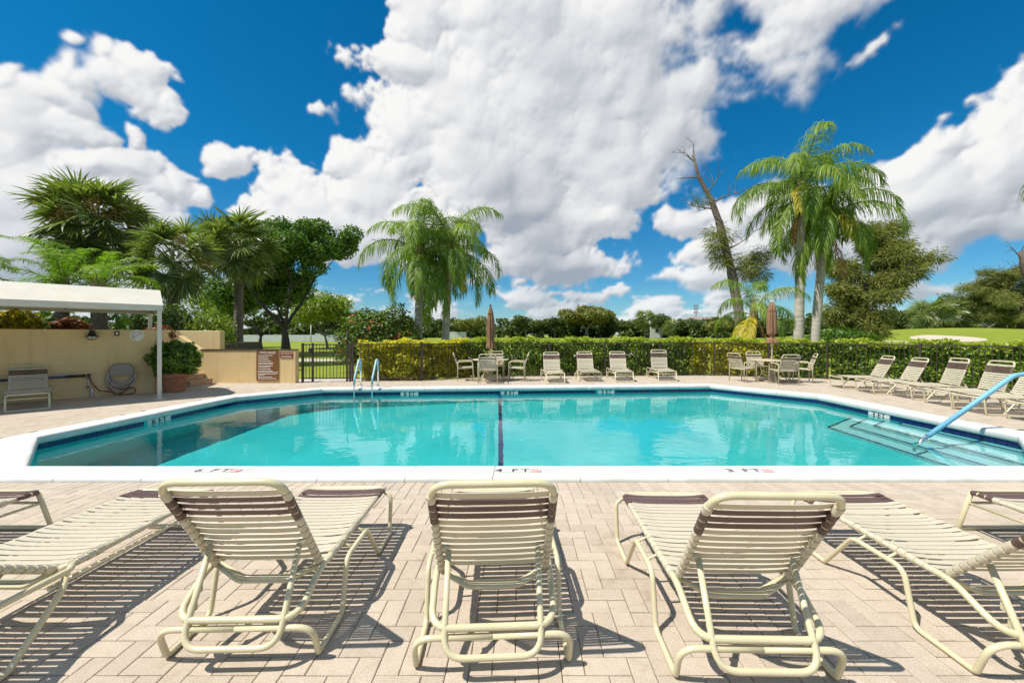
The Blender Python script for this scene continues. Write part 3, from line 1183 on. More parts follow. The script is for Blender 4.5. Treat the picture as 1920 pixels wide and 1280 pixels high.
# printed depth marks on the near coping
for (x, body) in ((-3.20, '6 FT'), (-0.105, '4 FT'), (2.28, '3 FT')):
    plate = MB().box((0, 0, 0.0525), (0.44, 0.105, 0.003)).build('depth_marker', M['coping'], coping, (x + 0.11, 4.265, 0))
    tm = text_mesh(body, 0.125, M['ink'], 0.0006, width=1.25)
    inst('lettering', tm, plate, (-0.065, 0, 0.0546), scale=(1.3, 1.0, 1.0))
    nd_ = MB()
    cx_ = 0.175
    ringp = [(cx_ + 0.052 * math.cos(a), 0.042 * math.sin(a), 0.0546) for a in np.linspace(0, 2 * math.pi, 21)[:-1]]
    nd_.tube(ringp, 0.0045, 5, closed=True)
    nd_.bar((cx_ - 0.036, 0.028, 0.0546), (cx_ + 0.036, -0.028, 0.0546), 0.009, 0.002)
    nd_.bar((cx_ - 0.030, -0.012, 0.0546), (cx_ + 0.025, -0.002, 0.0546), 0.012, 0.002)
    nd_.bar((cx_ + 0.005, 0.004, 0.0546), (cx_ + 0.03, 0.022, 0.0546), 0.008, 0.002)
    nd_.bar((cx_ - 0.075, -0.048, 0.0546), (cx_ + 0.06, -0.048, 0.0546), 0.006, 0.002)
    nd_.build('no_diving_symbol', M['redink'], plate)

# the water surface
wp = off(0.03)
ws = MB().add([(p[0], p[1], ZW) for p in wp], [tuple(range(NP_))], True)
water = ws.build('pool_water', M['water'])
tag(water, kind='structure')
water.cycles.is_caustics_caster = True

# ------------------------------------------------------------------ walls at the left
UW = Vector((0.695, 0.719))            # along the side wall, away from the viewer
NW = Vector((0.719, -0.695))           # out of the wall, towards the pool


def wall_pt(s, out=0.0):
    """point on the face of the side wall, s metres left of its corner"""
    return Vector((-9.24, 10.5)) - UW * s + NW * out


a, b = wall_pt(7.0), wall_pt(0.0)
back = -NW * 0.2
wb = [(a.x, a.y), (b.x, b.y), (-9.86, 12.02), (-10.06, 12.0), (b.x + back.x - 0.05, b.y + back.y), (a.x + back.x, a.y + back.y)]
o = MB().prism(wb, -0.02, 1.58).build('side_wall', M['stucco'])
bevel(o, 0.012)
tag(o, 'long tan stucco wall in the shade under the awning', 'wall')
o = MB().prism([(-10.9, 13.2), (-9.52, 13.2), (-9.52, 13.4), (-10.9, 13.4)], -0.05, 1.59).build('upper_wall', M['stucco'])
bevel(o, 0.012)
tag(o, 'short raised tan wall behind the brick stairs', 'wall')
# low wall with a sloping cheek rising beside the stairs
lw = MB()
prof = [(-6.74, -0.02), (-6.74, 1.0), (-9.62, 1.0), (-10.25, 1.42), (-10.6, 1.45), (-10.6, -0.02)]
vs = [(x, 12.50, z) for x, z in prof] + [(x, 12.70, z) for x, z in prof]
n = len(prof)
lw.add(vs, [tuple(reversed(range(n))), tuple(range(n, 2 * n))] + [(k, (k + 1) % n, n + (k + 1) % n, n + k) for k in range(n)])
lw.f = [tuple(reversed(f)) for f in lw.f]
o = lw.build('low_wall', M['stucco'])
bevel(o, 0.012)
tag(o, 'low sunlit tan stucco wall carrying the brown pool rules board', 'wall')
cap = MB().bar((-6.745, 12.6, 1.012), (-9.62, 12.6, 1.012), 0.24, 0.02)
cap.build('cap', M['fence'], o)

st = empty('brick_stairs', (-9.9, 12.0, 0))
tag(st, 'short brick stairs climbing between pot plant and low wall', 'stairs')
for k in range(5):
    xr = -9.22 - 0.27 * k
    m2 = MB()
    c = (-0.5 * 0 + (xr - 0.75) + 9.9, 0.02 - 0.0, 0.075 + 0.15 * k)
    m2.box((c[0], 0.03 + 0.04 * k, c[2]), (1.5, 0.86 - 0.002 * k, 0.149))
    o = m2.build('step', M['stairbrick'], st)
    bevel(o, 0.012)
    for q in range(7):
        MB().box((0, 0, 0), (0.14, 0.118, 0.05)).build('nosing_brick', M['stairbrick'], st,
            (xr + 9.9 - 0.055, -0.345 + 0.04 * k + 0.122 * q, 0.15 + 0.15 * k - 0.022))

# planting bed behind the wall
bed = MB().prism([(-30, 9.5), (-14.2, 5.4), (-9.5, 10.75), (-10.05, 12.1), (-10.95, 13.4), (-9.6, 13.6), (-11.5, 18.5), (-30, 20)], -0.2, 1.15).build('planting_bed', M['soil'])
tag(bed, kind='structure')


def frame_on_wall(name, s, z, out=0.0):
    p = wall_pt(s, out)
    return empty(name, (p.x, p.y, z), math.atan2(UW.y, UW.x))      # local x along the wall, -y out of it


# pool rules board and the two small plates
sg = empty('rules_sign', (-7.58, 12.495, 0.53))
tag(sg, 'brown board headed POOL RULES on the low wall', 'sign')
MB().box((0, -0.010, 0), (0.66, 0.02, 0.90)).build('board', M['signbrown'], sg)
bd = sg.children[0]
inst('lettering', text_mesh('POOL RULES', 0.082, M['white'], 0.001), bd, (0.01, -0.0205, 0.385), (R(90), 0, 0))
rows = [(0.305, .46), (0.25, .30), (0.195, .32), (0.14, .40), (0.085, .47), (0.045, .44), (-0.01, .44), (-0.05, .36), (-0.105, .40),
        (-0.16, .43), (-0.20, .60), (-0.25, .58), (-0.29, .22), (-0.345, .45), (-0.395, .58)]
rr = random.Random(4)
lines = MB()
for z, w_ in rows:
    x = -0.275
    end = x + w_
    while x < end - 0.02:
        wl = rr.uniform(0.025, 0.075)
        wl = min(wl, end - x)
        lines.box((x + wl / 2, -0.0210, z), (wl, 0.002, 0.019))
        x += wl + 0.011
tag(lines.build('small_print', M['white'], bd), kind='stuff')
for (z, body, sz, lab) in ((0.885, 'POOL CAPACITY 15', 0.036, 'small dark red plate about pool capacity, upper of two'), (0.80, 'NO DIVING', 0.056, 'small dark red NO DIVING plate, lower of two')):
    pl = empty('wall_plate', (-7.01, 12.495, z))
    tag(pl, lab, 'sign')
    MB().box((0, -0.006, 0), (0.385, 0.012, 0.072)).build('plate', M['signred'], pl)
    inst('lettering', text_mesh(body, sz, M['white'], 0.001), pl, (0, -0.0125, 0), (R(90), 0, 0))

# wall lamp
lp = frame_on_wall('wall_lamp', 1.11, 1.43)
tag(lp, 'black bulkhead lamp with a glass bowl on the shaded wall', 'lamp')
MB().box((0, -0.02, 0.06), (0.10, 0.04, 0.14)).tube([(0, -0.03, 0.10), (0, -0.10, 0.14), (0, -0.10, 0.09)], 0.012).build('bracket', M['black'], lp)
MB().lathe([(0.125, -0.01), (0.125, 0.0), (0.07, 0.012), (0.068, 0.06), (0.045, 0.085), (0.01, 0.095)], 20, (0, -0.135, 0)).build('hood', M['black'], lp)
MB().lathe([(0.01, -0.085), (0.05, -0.075), (0.085, -0.045), (0.098, -0.012)], 20, (0, -0.135, 0)).build('glass_bowl', M['glass'], lp)
g_ = MB()
for k in range(4):
    a = k * math.pi / 4
    g_.tube([(math.cos(a) * 0.104 * c_, -0.135 + math.sin(a) * 0.104 * c_, -0.012 - 0.085 * math.sqrt(max(0, 1 - c_ * c_))) for c_ in np.linspace(-1, 1, 11)], 0.004, 5)
g_.build('cage', M['black'], lp)
# switch box
sw = frame_on_wall('switch_box', 0.69, 1.485)
tag(sw, 'small dark switch box with pale toggle on shaded wall', 'switch')
bevel(MB().box((0, -0.025, 0), (0.085, 0.05, 0.105)).build('box', M['black'], sw), 0.006)
MB().box((0, -0.055, 0), (0.035, 0.012, 0.055)).build('toggle', M['white'], sw)
# dial thermometer
th = frame_on_wall('dial_thermometer', 0.33, 1.437)
tag(th, 'round white dial thermometer with orange pointer on shaded wall', 'thermometer')
dl = MB().lathe([(0.14, 0), (0.145, 0.012), (0.135, 0.022)], 32).build('dial', M['white'], th, rot=(R(90), 0, 0))
ar = MB()
ar.tube([(0.082 * math.cos(a), -0.026, 0.082 * math.sin(a)) for a in np.linspace(R(20), R(250), 20)], 0.006, 5)
ar.build('scale', M['teal'], th)
tk = MB()
for k in range(14):
    a = R(-60) + k * R(300) / 13
    tk.box((0.108 * math.cos(a), -0.0235, 0.108 * math.sin(a)), (0.012, 0.004, 0.012))
tk.build('tick_marks', M['ink'], th)
MB().bar((-0.075, -0.028, -0.035), (0.07, -0.028, 0.035), 0.004, 0.010).build('pointer', M['orange'], th)
# hose hanger and hose
hh = frame_on_wall('hose_hanger', 0.61, 0.60)
tag(hh, 'grey plastic hose hanger on the shaded wall', 'hose hanger')
b_ = MB()
b_.prism([(-0.20, -0.13), (0.20, -0.13), (0.22, 0.04), (0.15, 0.16), (-0.15, 0.16), (-0.22, 0.04)], 0, 0.14)
o = b_.build('holder', M['grey'], hh, rot=(R(90), 0, 0))
bevel(o, 0.03, 3)
MB().box((0, -0.145, -0.02), (0.39, 0.012, 0.21)).build('face_plate', M['grey'], hh)
bevel(hh.children[1], 0.005)
hs_ = frame_on_wall('garden_hose', 0.61, 0.0)
tag(hs_, 'coiled pale and rust coloured garden hose hanging on the shaded wall', 'hose')
rr = random.Random(8)
for k, (mt, rad, dz, dx) in enumerate((('hosegrey', 0.21, 0.50, 0), ('hosegrey', 0.225, 0.47, 0.01), ('hosegrey', 0.235, 0.44, -0.01), ('hosegrey', 0.24, 0.41, 0.015),
                                      ('hosered', 0.25, 0.44, 0.0), ('hosered', 0.225, 0.42, 0.02), ('hosegrey', 0.25, 0.385, -0.005))):
    pts = []
    for q in range(36):
        a = 2 * math.pi * q / 36
        z = math.sin(a)
        z = z * 0.20 if z > 0 else z * (0.21 + 0.022 * k)
        pts.append((dx + rad * math.cos(a), -0.03 - 0.016 * (k % 4) - 0.01 * math.cos(2 * a), dz + 0.04 + z))
    MB().tube(pts, 0.0145, 7, closed=True).build('coil', M[mt], hs_)
pts = fillet([(-0.24, -0.05, 0.52), (-0.22, -0.06, 0.2), (-0.12, -0.10, 0.02), (0.02, -0.12, 0.06), (0.12, -0.10, 0.17), (0.24, -0.09, 0.15), (0.25, -0.1, 0.03),
              (0.1, -0.12, 0.017), (-0.05, -0.12, 0.017), (-0.2, -0.11, 0.10), (-0.38, -0.08, 0.14), (-0.50, -0.06, 0.33), (-0.55, -0.06, 0.50)], 0.08, 6)
MB().tube(pts, 0.0145, 7).build('loose_run', M['hosered'], hs_)
# standpipe with tap
tp = frame_on_wall('standpipe', 1.16, 0.0)
tag(tp, 'pale standpipe with dark tap at the foot of the shaded wall', 'tap')
MB().tube([(0.05, -0.05, 0), (0.05, -0.05, 0.20)], 0.022).tube([(0.0, -0.05, 0.2), (0.0, -0.05, 0.42)], 0.013).bar((-0.02, -0.05, 0.2), (0.07, -0.05, 0.2), 0.03, 0.02).build('pipe', M['polewhite'], tp)
MB().box((0.0, -0.06, 0.50), (0.05, 0.06, 0.10)).tube([(-0.05, -0.09, 0.53), (0.05, -0.09, 0.53)], 0.008).build('tap', M['black'], tp)
MB().box((-0.01, -0.06, 0.24), (0.03, 0.05, 0.04)).build('valve', M['black'], tp)
# skimmer poles on the wall
p1_ = frame_on_wall('skimmer_pole', 3.2, 0.475)
tag(p1_, 'blue skimmer pole lying along the shaded wall', 'pole')
MB().tube([(-3.0, -0.06, -0.02), (1.72, -0.06, 0.03)], 0.024).build('shaft', M['poleblue'], p1_)
MB().tube([(1.70, -0.06, 0.03), (1.98, -0.06, 0.035)], 0.031).build('grip', M['black'], p1_)
for x in (-2.2, 1.2):
    MB().box((x, -0.02, 0.0), (0.04, 0.05, 0.06)).build('hook', M['polewhite'], p1_)
p2_ = frame_on_wall('skimmer_pole', 3.2, 0.555)
tag(p2_, 'thin white pole mounted above the blue pole', 'pole')
MB().tube([(-3.0, -0.05, 0.0), (1.85, -0.05, 0.035)], 0.013).build('shaft', M['polewhite'], p2_)
MB().box((1.0, -0.02, 0.02), (0.04, 0.04, 0.05)).build('hook', M['polewhite'], p2_)

# ------------------------------------------------------------------ awning
aw = empty('awning', (-8.13, 9.36, 0), math.atan2(UW.y, UW.x))     # local x along the wall (away), local y back towards the wall
tag(aw, 'cream canvas awning on posts along the shaded tan wall', 'awning')
x1, x0 = 0.06, -8.5
PR = [(-0.02, 2.0), (-0.02, 2.125), (0.52, 2.50), (1.60, 2.52), (2.12, 2.14), (2.12, 2.0)]
vs = [(x, y, z) for x in (x0, x1) for y, z in PR]
n = len(PR)
can = MB().add(vs, [(k, k + 1, n + k + 1, n + k) for k in range(n - 1)])
o = can.build('canvas', M['awning'], aw)
md = o.modifiers.new('solid', 'SOLIDIFY')
md.thickness = 0.006
for k in range(5):
    x = x1 - 1.62 * (k + 1)
    sm_ = MB()
    for (p, q) in zip(PR[:-1], PR[1:]):
        sm_.bar((x, p[0], p[1] + 0.003), (x, q[0], q[1] + 0.003), 0.03, 0.006)
    sm_.build('seam', M['awning'], aw)
endp = MB().add([(x1 - 0.004, y, z) for y, z in PR], [tuple(range(n))])
endp.build('end_panel', M['awning'], aw)
fr = MB()
for y in (0.0, 2.09):
    fr.tube([(x0, y, 2.02), (x1 - 0.03, y, 2.02)], 0.022)
for k in range(6):
    x = x1 - 0.05 - 1.5 * k
    fr.tube([(x, 0.0, 2.03), (x, 0.53, 2.47), (x, 1.59, 2.49), (x, 2.09, 2.05)], 0.018)
fr.build('roof_frame', M['awning'], aw)
for y in (0.0, 2.09):
    ed = MB()
    for k in range(70):
        x = x1 - 0.1 - k * 0.12
        ed.tube([(x, y, 2.06), (x, y + 0.03, 2.0), (x, y, 1.985)], 0.006, 4)
    tag(ed.build('lacing', M['awning'], aw), kind='stuff')
for (x, y, zb) in ((0.0, 0.0, 0.0), (-3.6, 0.0, 0.0), (-7.2, 0.0, 0.0), (-0.0, 2.09, 1.1), (-3.6, 2.09, 1.1)):
    MB().box((0, 0, (2.02 + zb) / 2), (0.075, 0.075, 2.02 - zb)).box((0, 0, zb + 0.006), (0.17, 0.17, 0.012)).build('post', M['awning'], aw, (x, y, 0))

# ------------------------------------------------------------------ fence and gate
fence = empty('metal_fence', (0, 14.6, 0))
tag(fence, 'dark bronze picket fence running behind the pool deck', 'fence')
FO = Vector((0, 14.6, 0))
ztop = 1.18
picket_me = MB().box((0, 0, 0.62), (0.016, 0.016, 1.07)).mesh('picket', M['fence'])
post_me = MB().box((0, 0, 0.605), (0.055, 0.055, 1.21)).box((0, 0, 1.216), (0.062, 0.062, 0.012)).mesh('post', M['fence'])
GATE = (1.02, 0.43)         # the gate takes this stretch of the first run
count = 0
for i in range(len(FENCE) - 1):
    a, b = Vector(FENCE[i]), Vector(FENCE[i + 1])
    L = (b - a).length
    d = (b - a).normalized()
    rz = math.atan2(d.y, d.x)
    s0 = 1.55 if i == 0 else 0.0
    if i == 6:
        L = 2.2
    A, B = a + d * s0, a + d * L
    rail = MB()
    for z, h_ in ((ztop - 0.018, 0.036), (0.10, 0.032)):
        rail.bar((A.x - FO.x, A.y - FO.y, z), (B.x - FO.x, B.y - FO.y, z), 0.036, h_)
    rail.build('rail', M['fence'], fence)
    nn = max(1, round((L - s0) / 1.95))
    for k in range(nn + (1 if i in (0, 6) else 0)):
        p = A + d * ((L - s0) * k / nn)
        inst('post', post_me, fence, (p.x - FO.x, p.y - FO.y, 0), (0, 0, rz))
    npk = int((L - s0) / 0.112)
    for k in range(1, npk):
        s = s0 + (L - s0) * k / npk
        if any(abs((s - s0) - (L - s0) * q / nn) < 0.05 for q in range(nn + 1)):
            continue
        p = a + d * s
        inst('picket', picket_me, fence, (p.x - FO.x, p.y - FO.y, 0), (0, 0, rz))
gate = empty('metal_gate', (FENCE[0][0], FENCE[0][1], 0), math.atan2(FENCE[1][1] - FENCE[0][1], FENCE[1][0] - FENCE[0][0]))
tag(gate, 'dark bronze picket gate between low wall end and fence', 'gate')
for x, w_ in ((0.04, 0.06), (0.34, 0.055), (1.38, 0.055), (1.47, 0.06)):
    MB().box((x, 0, 0.6), (w_, w_, 1.2)).build('post', M['fence'], gate)
g_ = MB()
for z in (1.155, 0.11):
    g_.bar((0.04, 0, z), (1.47, 0, z), 0.034, 0.034)
g_.build('rail', M['fence'], gate)
for k in range(13):
    x = 0.14 + k * 0.103
    if abs(x - 0.34) < 0.06 or abs(x - 1.38) < 0.05:
        continue
    inst('picket', picket_me, gate, (x, 0, 0))
MB().tube([(1.38, 0, 1.1), (1.38, 0, 1.60)], 0.018).tube([(1.38, 0, 1.60), (1.38, 0, 1.66)], 0.03).build('latch_pole', M['black'], gate)
MB().box((0.28, -0.03, 0.98), (0.10, 0.05, 0.14)).build('latch', M['black'], gate)

# ------------------------------------------------------------------ ladder and handrail
ld = empty('pool_ladder', (-4.06, 11.2, 0.05))
tag(ld, 'chrome pool ladder with blue grips at the far left side', 'ladder')
for s in (-0.235, 0.235):
    path = fillet([(s, 0.06, 0.0), (s, 0.06, 0.72), (s, -0.06, 0.74), (s, -0.36, 0.28), (s, -0.40, -0.06), (s, -0.40, -1.05)], [0, 0.09, 0.08, 0.12, 0.1, 0], 6)
    rl = MB().tube(path, 0.0215, 10).build('rail', M['chrome'], ld)
    path = fillet([(s, 0.06, 0.42), (s, 0.06, 0.72), (s, -0.06, 0.74), (s, -0.36, 0.28), (s, -0.395, 0.10)], [0, 0.09, 0.08, 0.12, 0], 6)
    MB().tube(path, 0.027, 10).build('grip', M['palepad'], rl)
    MB().lathe([(0.055, 0.0), (0.05, 0.014), (0.03, 0.02)], 16, (s, 0.06, 0)).build('flange', M['chrome'], ld)
for z in (-0.42, -0.70, -0.98):
    MB().box((0, -0.40, z), (0.45, 0.075, 0.02)).build('tread', M['white'], ld)
hr = empty('handrail', (5.97, 6.12, -0.13))
tag(hr, 'blue padded handrail rising from the water over corner steps', 'handrail')
path = fillet([(-0.10, 0, -0.62), (-0.10, 0, -0.10), (0.0, 0, 0.02), (1.36, 0, 0.98), (1.72, 0, 1.03), (1.90, 0, 0.90), (1.93, 0, 0.13)], [0, 0.08, 0.05, 0.2, 0.2, 0.15, 0], 6)
rl = MB().tube(path, 0.024, 12).build('rail', M['chrome'], hr)
path = fillet([(0.09, 0, 0.084), (1.36, 0, 0.98), (1.72, 0, 1.03), (1.90, 0, 0.90), (1.92, 0, 0.5)], [0, 0.2, 0.2, 0.15, 0], 7)
MB().tube(path, 0.034, 12).build('grip', M['padding'], rl)
MB().lathe([(0.07, 0.13), (0.06, 0.145), (0.03, 0.15)], 16, (1.93, 0, 0)).build('flange', M['chrome'], hr)

# ------------------------------------------------------------------ strap loungers
TR = 0.0155
ST_W = 0.041


def strap_mesh(hw, mat, sag=0.010, ST_W=0.036):
    m2 = MB()
    nseg = 8
    top, bot = [], []
    for k in range(nseg + 1):
        t = k / nseg
        x = -hw + 2 * hw * t
        z = TR + 0.0015 - sag * (1 - (2 * t - 1) ** 4)
        for y in (-ST_W / 2, ST_W / 2):
            top.append((x, y, z + 0.0026))
            bot.append((x, y, z - 0.0004))
    fs_t = [(2 * k, 2 * k + 2, 2 * k + 3, 2 * k + 1) for k in range(nseg)]
    m2.add(top, fs_t, True)
    m2.add(bot, [tuple(reversed(f)) for f in fs_t], True)
    edge = top + bot
    o_ = len(top)
    m2.add(edge, [(2 * k, o_ + 2 * k, o_ + 2 * k + 2, 2 * k + 2) for k in range(nseg)] +
           [(2 * k + 1, 2 * k + 3, o_ + 2 * k + 3, o_ + 2 * k + 1) for k in range(nseg)])
    for s in (-1, 1):                    # the ends wrap round the tube
        nv = 10
        ring = []
        for y in (-ST_W / 2 - 0.001, ST_W / 2 + 0.001):
            for k in range(nv):
                a = 2 * math.pi * k / nv
                ring.append((s * hw + (TR + 0.0035) * math.cos(a), y, (TR + 0.0035) * math.sin(a)))
        m2.add(ring, [(k, (k + 1) % nv, nv + (k + 1) % nv, nv + k) for k in range(nv)], True)
        m2.add(ring, [tuple(range(nv)), tuple(reversed(range(nv, 2 * nv)))])
    return m2.mesh('strap', mat)


SEAT_HW, BACK_HW, ZS = 0.272, 0.253, 0.31
LM = {'seat_cream': strap_mesh(SEAT_HW, M['strap'], 0.012), 'seat_brown': strap_mesh(SEAT_HW, M['brown'], 0.010),
      'back_cream': strap_mesh(BACK_HW, M['strap'], 0.009, 0.0335), 'back_brown': strap_mesh(BACK_HW, M['brown'], 0.008, 0.0335)}

# wave-legged kind
m2 = MB()
m2.tube(fillet([(-0.265, -0.262, 0.203), (-SEAT_HW, -0.06, ZS), (-SEAT_HW, 1.01, ZS), (SEAT_HW, 1.01, ZS), (SEAT_HW, -0.06, ZS), (0.265, -0.262, 0.203)],
               [0.09, 0.22, 0.075, 0.075, 0.22, 0.09], 6, True), TR, 10, closed=True)
m2.tube(fillet([(-SEAT_HW + 0.006, 0.02, ZS - 0.006), (-0.13, 0.0, ZS - 0.072), (0.13, 0.0, ZS - 0.072), (SEAT_HW - 0.006, 0.02, ZS - 0.006)], 0.09), 0.0125, 8)
LM['frame_a'] = m2.mesh('seat_frame', M['frame'])
for s, nm in ((-1, 'leg_l'), (1, 'leg_r')):
    m2 = MB()
    ox = 0.335
    m2.tube(fillet([(0, -0.268, 0.168), (s * ox, -0.268, 0.168), (s * ox, -0.215, TR), (s * ox, 0.055, TR), (s * ox, 0.115, 0.27), (s * ox, 0.43, 0.27),
                    (s * ox, 0.645, TR), (s * ox, 0.925, TR), (s * ox, 0.955, 0.27), (s * (SEAT_HW + 0.002), 0.972, ZS - 0.012)],
                   [0, 0.075, 0.022, 0.05, 0.075, 0.085, 0.022, 0.04, 0.07, 0], 6), 0.0135, 9)
    for y in (0.21, 0.40):
        m2.tube([(s * ox, y, 0.27), (s * SEAT_HW, y, ZS - 0.006)], 0.008, 6)
    LM[nm] = m2.mesh('leg', M['frame'])
# box-legged kind
m2 = MB()
m2.tube(fillet([(-SEAT_HW, -0.02, ZS), (-SEAT_HW, 1.01, ZS), (SEAT_HW, 1.01, ZS), (SEAT_HW, -0.02, ZS)], [0, 0.05, 0.05, 0], 5), TR, 10)
m2.tube(fillet([(-SEAT_HW, 0.0, ZS), (-0.13, -0.01, ZS - 0.06), (0.13, -0.01, ZS - 0.06), (SEAT_HW, 0.0, ZS)], 0.09), 0.0125, 8)
for s in (-1, 1):
    m2.tube([(s * SEAT_HW, -0.06, 0.245), (s * SEAT_HW, 1.02, 0.225)], 0.0105, 8)
m2.tube([(-SEAT_HW, 1.022, 0.225), (SEAT_HW, 1.022, 0.225)], 0.0105, 8)
LM['frame_b'] = m2.mesh('seat_frame', M['frame'])
m2 = MB()
m2.tube(fillet([(-SEAT_HW, 1.0, ZS), (-SEAT_HW - 0.004, 1.085, TR), (SEAT_HW + 0.004, 1.085, TR), (SEAT_HW, 1.0, ZS)], [0, 0.012, 0.012, 0], 3), 0.0155, 9)
LM['leg_front'] = m2.mesh('leg', M['frame'])
for s, nm in ((-1, 'leg_bl'), (1, 'leg_br')):
    m2 = MB()
    ox = SEAT_HW + 0.055
    m2.tube(fillet([(s * SEAT_HW, 0.05, ZS), (s * ox, -0.02, ZS + 0.004), (s * ox, -0.50, ZS + 0.01), (s * ox, -0.46, TR), (s * ox, -0.26, TR), (s * ox, -0.05, 0.235), (s * SEAT_HW, 0.02, ZS - 0.02)],
                   [0, 0.05, 0.10, 0.05, 0.05, 0.08, 0], 6), 0.0145, 9)
    LM[nm] = m2.mesh('leg', M['frame'])
m2 = MB()
m2.tube([(-SEAT_HW - 0.05, -0.46, 0.16), (SEAT_HW + 0.05, -0.46, 0.16)], 0.0125, 8)
LM['crossbar_b'] = m2.mesh('crossbar', M['frame'])
# backrest in its own frame: y runs up the back
BL = 0.645
m2 = MB()
m2.tube(fillet([(-BACK_HW, 0.0, 0), (-BACK_HW, -BL, 0), (BACK_HW, -BL, 0), (BACK_HW, 0.0, 0)], [0, 0.085, 0.085, 0], 7), TR, 10)
m2.tube(fillet([(-BACK_HW, 0.0, 0.0), (-0.12, 0.02, -0.07), (0.12, 0.02, -0.07), (BACK_HW, 0.0, 0.0)], 0.09), 0.0125, 8)
LM['back'] = m2.mesh('backrest_frame', M['frame'])


def lounger(label, cat_group, x, y, rz, kind='a', ang=56, row=None):
    t = empty('chaise_lounge', (x, y, 0), rz)
    tag(t, label, 'lounge chair', cat_group)
    if kind == 'a':
        sf = inst('seat_frame', LM['frame_a'], t)
        inst('leg', LM['leg_l'], t)
        inst('leg', LM['leg_r'], t)
    else:
        sf = inst('seat_frame', LM['frame_b'], t)
        inst('leg', LM['leg_front'], t)
        inst('leg', LM['leg_bl'], t)
        inst('leg', LM['leg_br'], t)
        inst('crossbar', LM['crossbar_b'], t)
    th = R(ang)
    bo = (0, -0.012, ZS)
    bf = inst('backrest_frame', LM['back'], t, bo, (-th, 0, 0))
    # prop under the back
    tt = 0.2
    pt = Vector((0, bo[1] - tt * math.cos(th), ZS + tt * math.sin(th)))
    low = Vector((0, -0.312, 0.112)) if kind == 'a' else Vector((0, -0.40, 0.15))
    key = 'prop_%s_%d' % (kind, ang)
    if key not in LM:
        pm = MB()
        pm.tube(fillet([(-0.205, pt.y, pt.z - 0.01), (-0.205, low.y, low.z), (0.205, low.y, low.z), (0.205, pt.y, pt.z - 0.01)], [0, 0.085, 0.085, 0], 7), 0.0135, 9)
        for s in (-1, 1):
            pm.tube([(s * 0.205, pt.y, pt.z - 0.01), (s * (BACK_HW - 0.004), pt.y + 0.004, pt.z)], 0.012, 7)
            for q in (0.45, 0.62, 0.80):
                c_ = pt.lerp(low, q)
                pm.box((s * 0.205, c_.y + 0.014, c_.z - 0.014), (0.006, 0.03, 0.03))
        LM[key] = pm.mesh('prop', M['frame'])
    inst('prop', LM[key], t)
    jr = random.Random(int(x * 100) + int(y * 37))
    n_s = 21
    for k in range(n_s):
        yy = 0.975 - k * (0.975 - 0.035) / (n_s - 1)
        if kind == 'a':
            br = k in (1, 2, 3)
        else:
            br = k in (0, 1, 2)
        inst('strap', LM['seat_brown' if br else 'seat_cream'], sf, (0, yy + jr.uniform(-0.0022, 0.0022), ZS), (jr.uniform(-0.03, 0.03), 0, jr.uniform(-0.006, 0.006)), (1, 1, jr.uniform(0.75, 1.25)))
    n_b = 12
    for k in range(n_b):
        s = BL - 0.088 - k * (BL - 0.088 - 0.045) / (n_b - 1)
        br = k in (1, 2, 3)
        inst('strap', LM['back_brown' if br else 'back_cream'], bf, (0, -s, 0), (jr.uniform(-0.05, 0.05), 0, jr.uniform(-0.006, 0.006)))
    return t


GN = 'loungers lined up on the near side of the pool'
lounger('lounger with wave legs seen from behind, left of the centre one', GN, -1.245, 2.075, R(1.6), 'a', 56)
lounger('centre foreground lounger with wave legs seen squarely from behind', GN, -0.122, 2.03, R(3.0), 'a', 57)
lounger('lounger with wave legs seen from behind, right of the centre one', GN, 1.005, 1.955, R(-1.2), 'a', 55)
lounger('foreground lounger with low raised back, second from the right edge', GN, 2.285, 1.98, R(0.5), 'a', 46)
lounger('foreground lounger with nearly flat back, second from the left edge', GN, -2.50, 2.02, R(0.0), 'b', 30)
lounger('foreground lounger cut by the left edge, only its foot shows', GN, -3.76, 2.0, R(0.0), 'b', 40)
lounger('foreground lounger cut by the right edge, only its foot shows', GN, 3.56, 2.0, R(0.0), 'b', 40)
GB = 'loungers in front of the far fence'
lounger('box legged lounger nearest the left table at far fence', GB, 1.09, 13.38, R(181), 'b', 62)
lounger('wave legged lounger, second from the left in the far row', GB, 2.25, 13.80, R(180), 'a', 62)
lounger('box legged lounger, third from the left in the far row', GB, 3.36, 13.86, R(176), 'b', 62)
lounger('tall backed lounger at the right end of the far row', GB, 4.80, 14.05, R(174), 'b', 76)
GR = 'loungers on the right side of the pool'


def face(fx, fy):
    return math.atan2(-fx, fy)


lounger('farthest of the right side loungers, beside the right table', GR, 9.70, 11.22, face(-0.97, 0.20), 'a', 62)
lounger('second farthest of the right side loungers', GR, 9.66, 10.28, face(-0.985, 0.17), 'a', 62)
lounger('third farthest of the right side loungers, its back steep', GR, 9.80, 9.42, face(-0.98, 0.19), 'a', 70)
lounger('right side lounger whose seat passes behind the handrail', GR, 9.62, 8.44, face(-0.99, 0.12), 'a', 70)
lounger('right side lounger whose back is cut off by the frame', GR, 9.40, 7.68, face(-0.99, 0.12), 'a', 62)
lounger('nearest right side lounger, only its foot end shows', GR, 9.40, 6.78, face(-0.99, 0.10), 'a', 62)
lounger('lounger standing in the shade under the awning', None, -10.22, 8.62, face(0.76, -0.65), 'b', 47)

